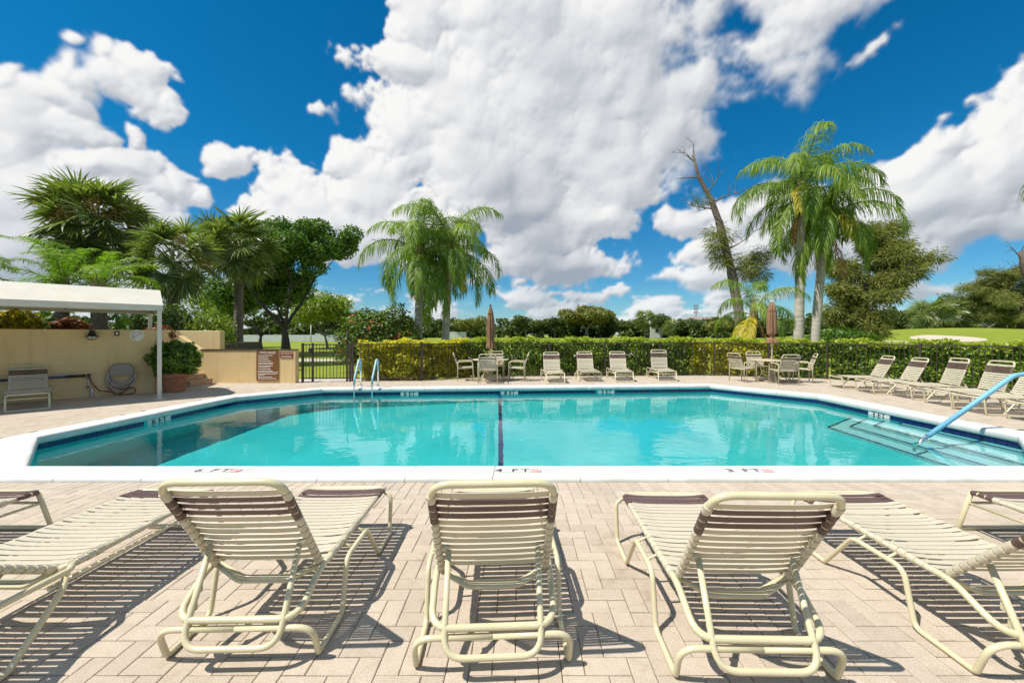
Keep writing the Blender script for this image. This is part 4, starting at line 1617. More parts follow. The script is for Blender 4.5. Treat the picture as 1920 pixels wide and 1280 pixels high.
# ------------------------------------------------------------------ tables, chairs, umbrellas
def table(label, x, y, rad, rz):
    t = empty('patio_table', (x, y, 0), rz)
    tag(t, label, 'table', 'round patio tables')
    tp_ = MB()
    tp_.lathe([(rad - 0.02, 0.0), (rad, 0.008), (rad, 0.022), (rad - 0.015, 0.030)], 48, (0, 0, 0.655))
    tp_.build('table_top', M['tabletop'], t)
    for k in range(4):
        a = R(45) + k * math.pi / 2
        ca, sa = math.cos(a), math.sin(a)
        pth = fillet([(ca * 0.46, sa * 0.46, 0.655), (ca * 0.30, sa * 0.30, 0.45), (ca * 0.28, sa * 0.28, 0.25), (ca * 0.46, sa * 0.46, 0.01)], 0.12, 6)
        MB().tube(pth, 0.017, 8).build('leg', M['frame'], t)
    rg = MB()
    rg.tube([(0.285 * math.cos(a), 0.285 * math.sin(a), 0.33) for a in np.linspace(0, 2 * math.pi, 25)[:-1]], 0.010, 6, closed=True)
    rg.build('brace_ring', M['frame'], t)
    return t


CM = {}


def chair_parts():
    m2 = MB()
    m2.tube(fillet([(0, -0.235, 0.0), (0, -0.225, 0.615), (0, 0.24, 0.630), (0, 0.275, 0.0)], [0, 0.06, 0.09, 0], 6), 0.0145, 8)
    CM['arms'] = m2.mesh('arm_frame', M['frame'])
    m2 = MB()
    m2.tube(fillet([(-0.245, -0.20, 0.40), (-0.245, 0.25, 0.425), (0.245, 0.25, 0.425), (0.245, -0.20, 0.40)], [0.05] * 4, 5, True), 0.0135, 8, closed=True)
    for s in (-1, 1):
        for y, z in ((-0.2, 0.41), (0.23, 0.42)):
            m2.tube([(s * 0.245, y, z), (s * 0.285, y, z)], 0.010, 6)
    CM['seat'] = m2.mesh('seat_frame', M['frame'])
    m2 = MB()
    m2.tube(fillet([(-0.245, -0.19, 0.40), (-0.245, -0.37, 0.885), (0.245, -0.37, 0.885), (0.245, -0.19, 0.40)], [0, 0.075, 0.075, 0], 6), 0.0145, 8)
    CM['back'] = m2.mesh('backrest_frame', M['frame'])
    CM['cream'] = strap_mesh(0.245, M['strap'], 0.008)
    CM['brown'] = strap_mesh(0.245, M['brown'], 0.008)


chair_parts()


def chair(label, x, y, rz):
    t = empty('patio_chair', (x, y, 0), rz)
    tag(t, label, 'chair', 'strap chairs round the tables')
    inst('arm_frame', CM['arms'], t, (-0.285, 0, 0))
    inst('arm_frame', CM['arms'], t, (0.285, 0, 0))
    sf = inst('seat_frame', CM['seat'], t)
    bf = inst('backrest_frame', CM['back'], t)
    for k in range(8):
        inst('strap', CM['cream'], sf, (0, -0.165 + k * 0.054, 0.402 + k * 0.003))
    th = math.atan2(0.485, 0.18)
    for k in range(8):
        s = 0.415 - k * 0.05
        inst('strap', CM['brown' if k in (1,) else 'cream'], bf, (0, -0.19 - s * math.cos(th), 0.40 + s * math.sin(th)), (-th, 0, 0))
    return t


def umbrella(label, x, y, ztop_, zbot, seed, tied):
    t = empty('patio_umbrella', (x, y, 0))
    tag(t, label, 'umbrella', 'closed patio umbrellas')
    MB().lathe([(0.25, 0.0), (0.255, 0.03), (0.20, 0.12), (0.10, 0.20), (0.045, 0.24), (0.04, 0.36)], 28).build('base', M['tabletop'], t)
    MB().tube([(0, 0, 0.05), (0, 0, ztop_ - 0.02)], 0.019, 10).build('pole', M['polewhite'], t)
    H = ztop_ - zbot
    rr = random.Random(seed)
    ph = rr.uniform(0, 6)
    if tied:
        prof = [(0.15, 0.0), (0.145, 0.03), (0.13, 0.09), (0.055, 0.145), (0.05, 0.16), (0.12, 0.22), (0.135, 0.36), (0.135, 0.6), (0.125, 0.72), (0.118, 0.75), (0.13, 0.755), (0.115, 0.82), (0.075, 0.93), (0.03, 0.985), (0.012, 1.0)]
    else:
        prof = [(0.145, 0.0), (0.14, 0.05), (0.115, 0.12), (0.105, 0.2), (0.118, 0.32), (0.125, 0.5), (0.115, 0.66), (0.09, 0.76), (0.085, 0.79), (0.10, 0.795), (0.075, 0.87), (0.045, 0.95), (0.022, 0.985), (0.012, 1.0)]

    def rip(a, q):
        fold = 0.20 * math.cos(8 * a + ph + 0.9 * q) + 0.10 * math.cos(13 * a + 2.1 * q + ph * 2) + 0.06 * math.cos(21 * a - 3 * q)
        return 1 + fold * (1 - 0.75 * q ** 3)
    fine = []
    for i in range(len(prof) - 1):
        for k in range(3):
            q = k / 3
            fine.append((prof[i][0] * (1 - q) + prof[i + 1][0] * q, prof[i][1] * (1 - q) + prof[i + 1][1] * q))
    fine.append(prof[-1])
    MB().lathe([(r * 0.88, z * H) for r, z in fine], 96, (0, 0, zbot), ripple=rip).build('canopy', M['canopy'], t)
    MB().lathe([(0.03, 0), (0.034, 0.03), (0.015, 0.06)], 14, (0, 0, ztop_ - 0.03)).build('finial', M['black'] if not tied else M['polewhite'], t)
    if tied:
        MB().tube([(0.062 * math.cos(a), 0.062 * math.sin(a), zbot + 0.152 * H) for a in np.linspace(0, 2 * math.pi, 17)[:-1]], 0.012, 6, closed=True).build('tie', M['canopy'], t)
    return t


TX, TY = -0.89, 13.2
table('round tan table below the left closed umbrella', TX, TY, 0.58, 0.1)
umbrella('closed brown umbrella standing in the left table', TX, TY, 2.40, 1.03, 3, False)
chair('chair with its back to the pool at the left table', TX - 0.03, TY - 0.72, R(2))
chair('chair on the left of the left table', TX - 0.82, TY + 0.02, R(-82))
chair('chair on the right of the left table', TX + 0.86, TY - 0.02, R(86))
chair('chair behind the left table, against the fence', TX + 0.10, TY + 0.78, R(178))
TX, TY = 7.88, 12.85
table('round tan table below the right closed umbrella', TX, TY, 0.62, 0.5)
umbrella('closed brown umbrella tied near its hem, in the right table', TX, TY, 2.50, 1.20, 5, True)
chair('chair with its back to the pool at the right table', TX - 0.06, TY - 0.68, R(-3))
chair('chair on the left of the right table', TX - 0.85, TY + 0.12, R(-72))
chair('chair on the right of the right table', TX + 0.86, TY - 0.10, R(64))
chair('chair behind the right table, against the fence', TX + 0.08, TY + 0.80, R(182))

# terracotta pot (its shrub follows with the plants)
pot = empty('terracotta_pot', (-8.84, 10.62, 0))
tag(pot, 'terracotta flower pot beside awning post', 'pot')
MB().lathe([(0.215, 0.0), (0.222, 0.02), (0.275, 0.36), (0.278, 0.365), (0.305, 0.37), (0.318, 0.40), (0.318, 0.475), (0.305, 0.49), (0.275, 0.49), (0.265, 0.43)], 40).build('bowl', M['terracotta'], pot)
MB().lathe([(0.262, 0.42), (0.262, 0.44), (0.1, 0.45)], 24).build('soil', M['soil'], pot)

# ------------------------------------------------------------------ plants
def unit(v):
    return v / np.maximum(np.linalg.norm(v, axis=-1, keepdims=True), 1e-9)


def leaves(rs, pos, out, size, aspect=0.55, jitter=0.9, droop=0.0, vary=0.35):
    """one bent four-cornered leaf at every point; 'out' is the way it faces"""
    n = len(pos)
    nrm = unit(out + rs.normal(0, jitter, (n, 3)) + np.array([0, 0, 0.35]))
    t = unit(np.cross(nrm, rs.normal(0, 1, (n, 3))) + np.array([0, 0, -droop]))
    b = unit(np.cross(nrm, t))
    s = (size * (1 + rs.uniform(-vary, vary, (n, 1))))
    V = np.empty((n, 4, 3))
    V[:, 0] = pos - t * s * 0.5
    V[:, 1] = pos + b * s * aspect * 0.5 + nrm * s * 0.06
    V[:, 2] = pos + t * s * 0.5 - nrm * s * 0.10
    V[:, 3] = pos - b * s * aspect * 0.5 + nrm * s * 0.06
    return V


def clump_points(rs, centers, radii, n, flat=0.75, shell=0.55):
    """points spread through round clumps, most of them near the surface"""
    centers = np.asarray(centers, float)
    radii = np.asarray(radii, float)
    w_ = radii ** 2
    idx = rs.choice(len(centers), n, p=w_ / w_.sum())
    d = unit(rs.normal(0, 1, (n, 3)))
    r = (shell + (1 - shell) * rs.rand(n, 1)) ** 0.7 * (1 + rs.normal(0, 0.10, (n, 1)))
    sc = np.array([1, 1, flat])
    return centers[idx] + d * r * radii[idx][:, None] * sc, d


def branch_tree(rnd_, base, height, spread, trunk_r, levels=3, split=4, lean=(0, 0), first=0.35, up=0.5, seg=4):
    """tapered trunk and limbs; returns the wood builder and the twig ends"""
    wood = MB()
    ends = []

    def grow(p, d, L, r, lev):
        pts = [Vector(p)]
        dd = Vector(d).normalized()
        rs_ = [r]
        for k in range(seg):
            dd = (dd + Vector((rnd_.uniform(-1, 1), rnd_.uniform(-1, 1), rnd_.uniform(-0.6, 0.9))) * 0.17).normalized()
            pts.append(pts[-1] + dd * (L / seg))
            rs_.append(r * (1 - 0.48 * (k + 1) / seg))
        wood.tube(pts, rs_, 8 if lev == 0 else (6 if lev == 1 else 4), caps=False)
        if lev >= levels:
            ends.append((pts[-1], lev))
            ends.append((pts[-2], lev))
            return
        if lev >= levels - 1:
            ends.append((pts[-1], lev))
        m_ = split if lev > 0 else split + 1
        a0 = rnd_.uniform(0, 6.28)
        for k in range(m_):
            a = a0 + 2 * math.pi * k / m_ + rnd_.uniform(-0.35, 0.35)
            u = rnd_.uniform(up * 0.5, up * 1.4)
            nd_ = Vector((math.cos(a) * spread, math.sin(a) * spread, u)) + dd * 0.45
            q = pts[-1] if k % 2 == 0 or lev == 0 else pts[-2]
            grow(q, nd_, L * rnd_.uniform(0.62, 0.85) if lev else height * rnd_.uniform(0.32, 0.42), rs_[-1] * 0.72, lev + 1)

    grow(base, (lean[0], lean[1], 1), height * first, trunk_r, 0)
    return wood, ends


def broad_tree(name, label, x, y, z0, height, width, seed, leaf, bark_, nleaf=9000, lsize=0.17, group=None, crown_r=0.7, levels=3, lean=(0, 0),
               first=0.3, cat='tree', trunk_r=None, flat=0.75, spread=1.0, up=0.5):
    rnd_ = random.Random(seed)
    rs = np.random.RandomState(seed)
    t = empty(name, (x, y, z0))
    tag(t, label, cat, group)
    wood, ends = branch_tree(rnd_, (0, 0, -0.1), height, spread, trunk_r or height * 0.03, levels, 3, lean, first, up)
    P = np.array([list(e[0]) for e in ends])
    # fit the crown to the wanted size
    ctr = P.mean(0)
    hw = np.percentile(np.abs(P[:, :2] - ctr[:2]), 97)
    top = P[:, 2].max()
    sxy, sz = (width / 2 - crown_r * 0.8) / max(hw, 0.1), (height - crown_r * 0.6) / max(top, 0.1)
    wv = np.array(wood.v)
    k = np.clip(wv[:, 2:3] / max(height * first, 0.1), 0, 1)
    wv[:, :2] *= 1 + (sxy - 1) * k
    wv[:, 2] *= sz
    wood.v = [tuple(p) for p in wv]
    P[:, :2] *= sxy
    P[:, 2] *= sz
    wood.build('trunk', bark_, t)
    rad = crown_r * rs.uniform(0.65, 1.25, len(P))
    pts, d = clump_points(rs, P, rad, nleaf, flat)
    V = leaves(rs, pts, d * 0.9, lsize)
    inst('crown', np_mesh('crown', V, 4, leaf), t)
    return t


# ---- feather palms
def feather_frond(seed, elev, L, droop, leaflen, n, wid, hang=0.6, plume=0.5, petiole=0.10):
    rs = np.random.RandomState(seed)
    m = 26
    pts = [np.zeros(3)]
    dirs = []
    for k in range(m):
        s = k / (m - 1)
        p = elev - droop * s ** 1.35
        d = np.array([0.06 * math.sin(3 * s + seed), math.cos(p), math.sin(p)])
        dirs.append(d / np.linalg.norm(d))
        pts.append(pts[-1] + dirs[-1] * (L / m))
    pts = np.array(pts)
    dirs = np.array(dirs + [dirs[-1]])
    s = np.repeat(np.linspace(petiole, 0.995, n), 2) + rs.uniform(-0.006, 0.006, 2 * n)
    side = np.tile([-1.0, 1.0], n)
    f = np.clip(s, 0, 0.999) * m
    i = f.astype(int)
    fr_ = (f - i)[:, None]
    base = pts[i] * (1 - fr_) + pts[i + 1] * fr_
    d = dirs[i]
    xax = np.array([1.0, 0, 0])
    sd = unit(xax - d * (d @ xax)[:, None])
    upv = np.cross(sd, d)
    pl = rs.normal(0, plume, 2 * n)[:, None]
    out = unit(sd * side[:, None] * 1.0 + d * (0.55 + 0.5 * s[:, None]) + upv * (0.25 + pl))
    ln = leaflen * (0.35 + 0.65 * np.sin(np.clip((s - petiole) / (1 - petiole), 0, 1) * math.pi * 0.86 + 0.42)) * rs.uniform(0.85, 1.12, 2 * n)
    ln = np.maximum(ln, leaflen * 0.22)[:, None]
    g_ = np.array([0, 0, -1.0])
    segs = 3
    P = [base]
    cur = out
    for k in range(segs):
        cur = unit(cur + g_ * hang * (0.55 + 0.75 * k))
        P.append(P[-1] + cur * ln / segs)
    wv = unit(np.cross(cur, d) + 1e-6) * 0.0
    wdir = unit(np.cross(out, upv) + rs.normal(0, 0.25, (2 * n, 3)))
    ws = [wid * 0.7, wid, wid * 0.75, wid * 0.08]
    verts, faces = [], []
    N = 2 * n
    for k in range(segs + 1):
        verts.append(P[k] - wdir * ws[k] / 2)
        verts.append(P[k] + wdir * ws[k] / 2)
    VV = np.stack(verts, 1).reshape(-1, 3)
    nv = 2 * (segs + 1)
    mb_ = MB()
    fs_ = []
    for q in range(N):
        o_ = q * nv
        for k in range(segs):
            fs_.append((o_ + 2 * k, o_ + 2 * k + 1, o_ + 2 * k + 3, o_ + 2 * k + 2))
    mb_.add(VV.tolist(), fs_, True)
    rr_ = [0.032 * (1 - 0.85 * k / m) * (L / 3.0) for k in range(m + 1)]
    mb_.tube([tuple(p) for p in pts[::2]], rr_[::2], 5, mi=1, caps=False)
    return mb_


M['rachis'] = plain('palm_rachis', (0.20, 0.23, 0.07), 0.5, vary=0.15)
M['drystalk'] = plain('dry_stalk', (0.30, 0.20, 0.11), 0.7, vary=0.2)


def frond_set(prefix, leafmat, L, leaflen, n, wid, hang, plume, elevs, droop, seed0):
    out = []
    for k, e in enumerate(elevs):
        me_ = feather_frond(seed0 + k, R(e), L * (1.0 if e > 10 else 0.9), R(droop) * (1.0 if e > 0 else 0.62), leaflen, n, wid, hang, plume).mesh('frond', [leafmat, M['rachis']])
        out.append(me_)
    return out


def trunk_mesh(pts, r0, r1, mat, swell=0.0, rings=True, seed=0, n=14):
    rnd_ = random.Random(seed)
    P = fillet(pts, 2.0, 6) if len(pts) > 2 else [Vector(p) for p in pts]
    # resample
    Q, Ls = [P[0]], 0
    for a, b in zip(P[:-1], P[1:]):
        k = max(1, int((b - a).length / 0.07))
        for q in range(1, k + 1):
            Q.append(a.lerp(b, q / k))
    N = len(Q)
    rs_ = []
    for i in range(N):
        t = i / (N - 1)
        r = r0 * (1 - t) + r1 * t + swell * math.exp(-((t) / 0.08) ** 2)
        if rings:
            r *= 1 + (0.035 if i % 3 == 0 else 0.0) + rnd_.uniform(-0.012, 0.012)
        rs_.append(r)
    return MB().tube(Q, rs_, n, caps=True).mesh('trunk', mat)


def feather_palm(label, x, y, z0, top, sets, nfr, seed, bark_, r0, r1, group=None, name='palm_tree', extra=(), crownshaft=True, scale=1.0, mid=None, az0=0.0, boots=None):
    """top: crown point relative to the foot of the palm"""
    rnd_ = random.Random(seed)
    t = empty(name, (x, y, z0))
    tag(t, label, 'palm tree', group)
    pts = [(0, 0, -0.15), mid or (top[0] * 0.35, top[1] * 0.35, top[2] * 0.5), top]
    inst('trunk', trunk_mesh(pts, r0, r1, bark_, r0 * 0.35, True, seed), t)
    if crownshaft:
        MB().lathe([(r1 * 1.05, -0.35), (r1 * 1.5, -0.12), (r1 * 1.45, 0.1), (r1 * 0.8, 0.45), (r1 * 0.3, 0.7)], 14, top).build('crownshaft', boots or M['drystalk'], t)
    tv = Vector(top)
    for k in range(nfr):
        q = k / max(1, nfr - 1)
        me_ = sets[min(len(sets) - 1, int(q * len(sets)))]
        a = az0 + k * 2.39996 + rnd_.uniform(-0.25, 0.25)
        zz = 0.30 - 0.42 * q
        sc = scale * rnd_.uniform(0.86, 1.10)
        inst('frond', me_, t, (tv.x + math.cos(a) * r1 * 0.5, tv.y + math.sin(a) * r1 * 0.5, tv.z + zz), (rnd_.uniform(-0.06, 0.06), rnd_.uniform(-0.1, 0.1), a - math.pi / 2), sc)
    for (me_, a, zz, sc) in extra:
        inst('frond', me_, t, (tv.x, tv.y, tv.z + zz), (0, 0, a - math.pi / 2), sc)
    return t


QE = [82, 68, 54, 40, 26, 10, -8, -30]
queen_set = frond_set('queen', M['queen'], 3.4, 1.0, 88, 0.033, 0.85, 0.42, QE, 128, 100)
queen_yel = feather_frond(140, R(-25), 2.6, R(55), 0.8, 60, 0.034, 0.7, 0.5).mesh('frond', [M['queenyellow'], M['rachis']])
queen_dry = feather_frond(141, R(-62), 2.4, R(26), 0.5, 40, 0.03, 0.9, 0.6).mesh('frond', [M['queenbrown'], M['drystalk']])
queen_yel2 = feather_frond(142, R(10), 2.9, R(100), 0.75, 60, 0.034, 0.7, 0.5).mesh('frond', [M['queenyellow'], M['rachis']])

QG = 'tall feather palms beyond the fence'
feather_palm('left of the twin drooping feather palms behind the yellow hedge', -4.39, 18.0, -0.05, (0.15, 0, 5.0), queen_set, 20, 31, M['palegrey'], 0.19, 0.155, QG,
             extra=[(queen_dry, R(250), -0.2, 0.8), (queen_dry, R(20), -0.3, 0.7)], scale=0.95, az0=0.4)
feather_palm('right of the twin drooping feather palms behind the yellow hedge', -3.28, 18.3, -0.05, (0.28, 0, 5.2), queen_set, 20, 32, M['palegrey'], 0.18, 0.15, QG,
             extra=[(queen_yel, R(300), -0.15, 0.9)], scale=0.97, az0=1.3)
feather_palm('taller feather palm with pale trunk left of its neighbour at right', 12.70, 18.8, -0.05, (0.2, 0.0, 8.0), queen_set, 20, 33, M['palegrey'], 0.21, 0.165, QG,
             extra=[(queen_dry, R(200), -0.4, 0.9), (queen_yel2, R(230), -0.1, 0.9)], scale=1.04, mid=(0.10, 0, 3.5), az0=2.0)
feather_palm('right feather palm with leaning pale trunk and hanging dry fronds', 13.42, 18.9, -0.05, (0.65, 0.0, 6.8), queen_set, 20, 34, M['palegrey'], 0.20, 0.16, QG,
             extra=[(queen_dry, R(280), -0.4, 1.0), (queen_dry, R(330), -0.4, 1.1), (queen_dry, R(190), -0.3, 0.9), (queen_yel2, R(260), -0.1, 0.9)], scale=1.02, mid=(0.28, 0, 3.0), az0=0.2)
feather_palm('small young feather palm with a yellow hanging frond', 9.75, 17.2, -0.05, (0.05, 0, 2.35), queen_set[:6], 9, 35, M['palmbark'], 0.15, 0.11, None,
             extra=[(queen_yel, R(205), -0.05, 0.68), (queen_yel, R(232), 0.05, 0.74), (queen_yel, R(222), -0.15, 0.62), (queen_yel, R(188), -0.1, 0.6), (queen_dry, R(318), 0.0, 0.85)], scale=0.66, az0=0.9)
# fronds of a palm standing right of the frame
feather_palm('palm at the right edge, only hanging frond tips show', 18.75, 12.8, -0.05, (0.0, 0, 7.0), queen_set, 12, 36, M['palegrey'], 0.2, 0.16, None, scale=0.78, az0=0.7)

date_set = frond_set('date', M['date'], 2.2, 0.50, 62, 0.026, 0.22, 0.25, [78, 62, 46, 32, 18, 2], 88, 200)
DG = 'bright feather palms above the awning'
feather_palm('bright green feather palm over the awning, the left one', -14.35, 13.0, 1.1, (0, 0, 1.75), date_set, 18, 41, M['sabalbark'], 0.17, 0.15, DG, scale=0.86)
feather_palm('bright green feather palm over the awning, the right one', -12.95, 12.7, 1.1, (0.05, 0, 1.65), date_set, 18, 42, M['sabalbark'], 0.17, 0.15, DG, scale=0.84, az0=1.1)
feather_palm('palm fronds at the left edge above the awning', -17.1, 12.3, 1.1, (0, 0, 2.0), date_set, 16, 43, M['sabalbark'], 0.17, 0.15, None, scale=0.95, az0=2.2)


# ---- fan palms
def fan_leaf(seed, elev, pet, blade, nseg=26, wid=0.078):
    rs = np.random.RandomState(seed)
    mb_ = MB()
    p = elev
    pts = [Vector((0, 0, 0))]
    for k in range(6):
        p -= R(5)
        pts.append(pts[-1] + Vector((0, math.cos(p), math.sin(p))) * (pet / 6))
    mb_.tube(pts, [0.022 * (1 - 0.4 * k / 6) for k in range(7)], 5, mi=1, caps=False)
    hub = pts[-1]
    p2 = p - R(12)
    fwd = Vector((0, math.cos(p2), math.sin(p2)))
    side = Vector((1, 0, 0))
    nrm = side.cross(fwd)
    vs, fs = [], []
    for k in range(nseg):
        a = (k / (nseg - 1) - 0.5) * R(250)
        L = blade * (0.72 + 0.28 * math.cos(a * 0.6)) * rs.uniform(0.9, 1.08)
        d = (fwd * math.cos(a) + side * math.sin(a) + nrm * (0.20 * abs(math.sin(a)) + rs.uniform(-0.04, 0.04))).normalized()
        wv = nrm.cross(d).normalized()
        wv = (wv + nrm * (0.5 if k % 2 else -0.5)).normalized()
        st = hub + fwd * (0.10 * blade * math.cos(a * 0.5))
        Q = [st]
        dd = d.copy()
        dr = rs.uniform(0.03, 0.22)
        for q in range(4):
            dd = (dd + Vector((0, 0, -1)) * dr * (0.15 + 0.45 * q)).normalized()
            Q.append(Q[-1] + dd * L / 4)
        o_ = len(vs)
        for q, ww in enumerate((0.35, 0.95, 1.0, 0.6, 0.06)):
            vs.append(Q[q] - wv * wid * ww / 2)
            vs.append(Q[q] + wv * wid * ww / 2)
        for q in range(4):
            fs.append((o_ + 2 * q, o_ + 2 * q + 1, o_ + 2 * q + 3, o_ + 2 * q + 2))
    mb_.add(vs, fs, False)
    return mb_.mesh('fan_frond', [M['sabal'], M['rachis']])


fan_set = [fan_leaf(300 + k, R(e), 1.0, 1.05) for k, e in enumerate((84, 66, 50, 35, 20, 5, -12, -32, -52))]


def tassel(seed, n=420, r=0.42, L=0.2):
    rs = np.random.RandomState(seed)
    pts = rs.normal(0, 1, (n, 3)) * np.array([r, r, r * 0.55]) * 0.55
    V = leaves(rs, pts, unit(pts), L, 0.10, 1.2, droop=0.6)
    return np_mesh('seed_cluster', V, 4, M['sabaltan'])


tas = tassel(5)


def fan_palm(label, x, y, z0, h, nfr, seed, r=0.19, scale=1.0, tassels=0, group=None):
    rnd_ = random.Random(seed)
    t = empty('fan_palm', (x, y, z0))
    tag(t, label, 'palm tree', group)
    lean = rnd_.uniform(-0.15, 0.15)
    inst('trunk', trunk_mesh([(0, 0, -0.15), (lean * 0.4, 0, h * 0.5), (lean, 0, h)], r * 1.1, r * 0.95, M['sabalbark'], r * 0.25, True, seed), t)
    for k in range(nfr):
        q = (k + 0.5) / nfr
        me_ = fan_set[min(8, int(q ** 1.1 * 9))]
        a = k * 2.39996 + rnd_.uniform(-0.3, 0.3)
        inst('fan_frond', me_, t, (lean + 0.1 * math.cos(a), 0.1 * math.sin(a), h + 0.22 - 0.40 * q),
             (rnd_.uniform(-0.15, 0.15), rnd_.uniform(-0.95, 0.95), a - math.pi / 2), scale * rnd_.uniform(0.85, 1.1))
    for k in range(tassels):
        a = rnd_.uniform(math.pi, 2 * math.pi) if k % 3 else rnd_.uniform(0, 6.28)
        e = rnd_.uniform(0.95, 1.25) * scale
        tag(inst('seed_cluster', tas, t, (lean + math.cos(a) * e, math.sin(a) * e, h + rnd_.uniform(0.0, 0.7)), (rnd_.uniform(0, 3), rnd_.uniform(0, 3), a), scale * rnd_.uniform(0.8, 1.2)), kind='stuff')
    return t


FG_ = 'fan palms at the left'
fan_palm('tallest fan palm with tan seed clusters, above the awning', -17.2, 17.0, 1.1, 4.75, 70, 51, 0.22, 1.12, 5, FG_)
fan_palm('shorter fan palm between the awning end and its taller neighbours', -13.4, 16.0, 1.1, 3.2, 46, 52, 0.19, 0.80, 2, FG_)
fan_palm('slender trunked fan palm standing behind the low tan wall', -13.55, 20.0, -0.05, 5.7, 56, 53, 0.19, 0.98, 0, FG_)

# ---- broad-leaved trees
broad_tree('shade_tree', 'dark broad leaved tree with forked leaning trunk on the lawn', -16.9, 30.0, -0.05, 10.2, 8.8, 61, M['oak'], M['darkbark'], 42000, 0.23, None, 0.95, 3,
           lean=(0.05, 0), first=0.17, trunk_r=0.42, spread=1.1, up=0.55)
broad_tree('shade_tree', 'dark tree between slender fan palm and forked lawn tree', -20.6, 33.0, -0.05, 7.2, 7.5, 62, M['oak'], M['darkbark'], 17000, 0.26, None, 1.1, 3, first=0.2)
broad_tree('lawn_tree', 'small pale barked tree seen behind the gate', -20.8, 45.0, -0.05, 6.2, 8.0, 63, M['lighttree'], M['greybark'], 12000, 0.26, None, 0.95, 3, first=0.22)
broad_tree('lawn_tree', 'pale barked light green tree left of slender palm', -32.0, 46.0, -0.05, 6.6, 7.0, 64, M['lighttree'], M['greybark'], 9000, 0.28, None, 1.0, 3, first=0.25)

# ---- flowering shrub
def bush(name, label, x, y, z0, rx, ry, h, seed, leaf, n, size, flowers=0, cat='shrub', group=None, stems=True, flat_top=0.0):
    rs = np.random.RandomState(seed)
    t = empty(name, (x, y, z0))
    tag(t, label, cat, group)
    d = unit(rs.normal(0, 1, (n, 3)))
    ph = rs.uniform(0, 6.28, 6)
    lump = 1 + 0.10 * np.sin(5 * d[:, 0] + ph[0]) * np.sin(5 * d[:, 2] + ph[1]) + 0.10 * np.sin(9 * d[:, 0] + 7 * d[:, 1] + ph[2]) + 0.08 * np.sin(11 * d[:, 2] + 8 * d[:, 0] + ph[3])
    r = lump * (0.45 + 0.55 * rs.rand(n) ** 0.45) * (1 + rs.normal(0, 0.04, n))
    pts = d * r[:, None] * np.array([rx, ry, h * 0.5]) + np.array([0, 0, h * 0.5])
    pts[:, 2] = np.abs(pts[:, 2])
    k = 8
    C = unit(rs.normal(0, 1, (k, 3))) * np.array([rx, ry, h * 0.4]) * 0.6 + np.array([0, 0, h * 0.55])
    V = leaves(rs, pts, d, size, 0.5, 0.8)
    inst('foliage', np_mesh('foliage', V, 4, leaf), t)
    if flowers:
        i = rs.choice(len(pts), flowers, replace=False)
        fp = np.repeat(pts[i] + d[i] * 0.06, 5, 0) + rs.normal(0, 0.03, (flowers * 5, 3))
        FV = leaves(rs, fp, np.repeat(d[i], 5, 0), 0.075, 0.8, 0.6)
        inst('flowers', np_mesh('flowers', FV, 4, M['redflower']), t)
    if stems:
        sm = MB()
        rnd_ = random.Random(seed)
        for q in range(7):
            a = rnd_.uniform(0, 6.28)
            c = C[rnd_.randrange(k)]
            sm.tube([(0.1 * math.cos(a), 0.1 * math.sin(a), -0.05), (c[0] * 0.4, c[1] * 0.4, c[2] * 0.5), tuple(c)], [0.03, 0.02, 0.008], 5, caps=False)
        tag(sm.build('stems', M['greybark'], t), kind='stuff')
    return t


bush('flowering_shrub', 'large shrub dotted with red flowers behind the yellow hedge', -5.6, 16.6, -0.05, 1.6, 0.9, 2.6, 71, M['shrub'], 9000, 0.15, 130)
bush('potted_shrub', 'round glossy green shrub growing in the terracotta pot', -8.80, 10.62, 0.42, 0.54, 0.52, 0.86, 72, M['potleaf'], 4200, 0.115)

# shrubs above the awning wall
BG = 'coloured shrubs behind the shaded wall'
for k, (lab, s, o_, rx, h, mt, n_) in enumerate((
        ('yellow green croton shrub at the left edge behind wall', 3.6, -0.75, 0.7, 0.95, 'croton', 1800),
        ('yellow green croton shrub, second from the left behind wall', 2.35, -0.75, 0.65, 0.92, 'croton', 1800),
        ('dark red leaved shrub behind the wall above the lamp', 1.45, -0.7, 0.36, 0.72, 'darkcroton', 900),
        ('small red leaved shrub near the awning end', -0.2, -1.0, 0.25, 0.62, 'darkcroton', 420))):
    p = wall_pt(s, o_)
    bush('croton_shrub', lab, p.x, p.y, 1.12, rx, 0.45, h, 80 + k, M[mt], n_, 0.13, 0, 'shrub', BG)
bush('leafy_shrub', 'light green shrub behind the short raised wall', -10.9, 14.6, 0.4, 0.9, 0.7, 1.9, 86, M['lighttree'], 2600, 0.12)
bush('leafy_shrub', 'dark green shrub behind the awning end', -12.6, 14.8, 1.0, 1.2, 0.8, 1.6, 87, M['shrub'], 3000, 0.13)


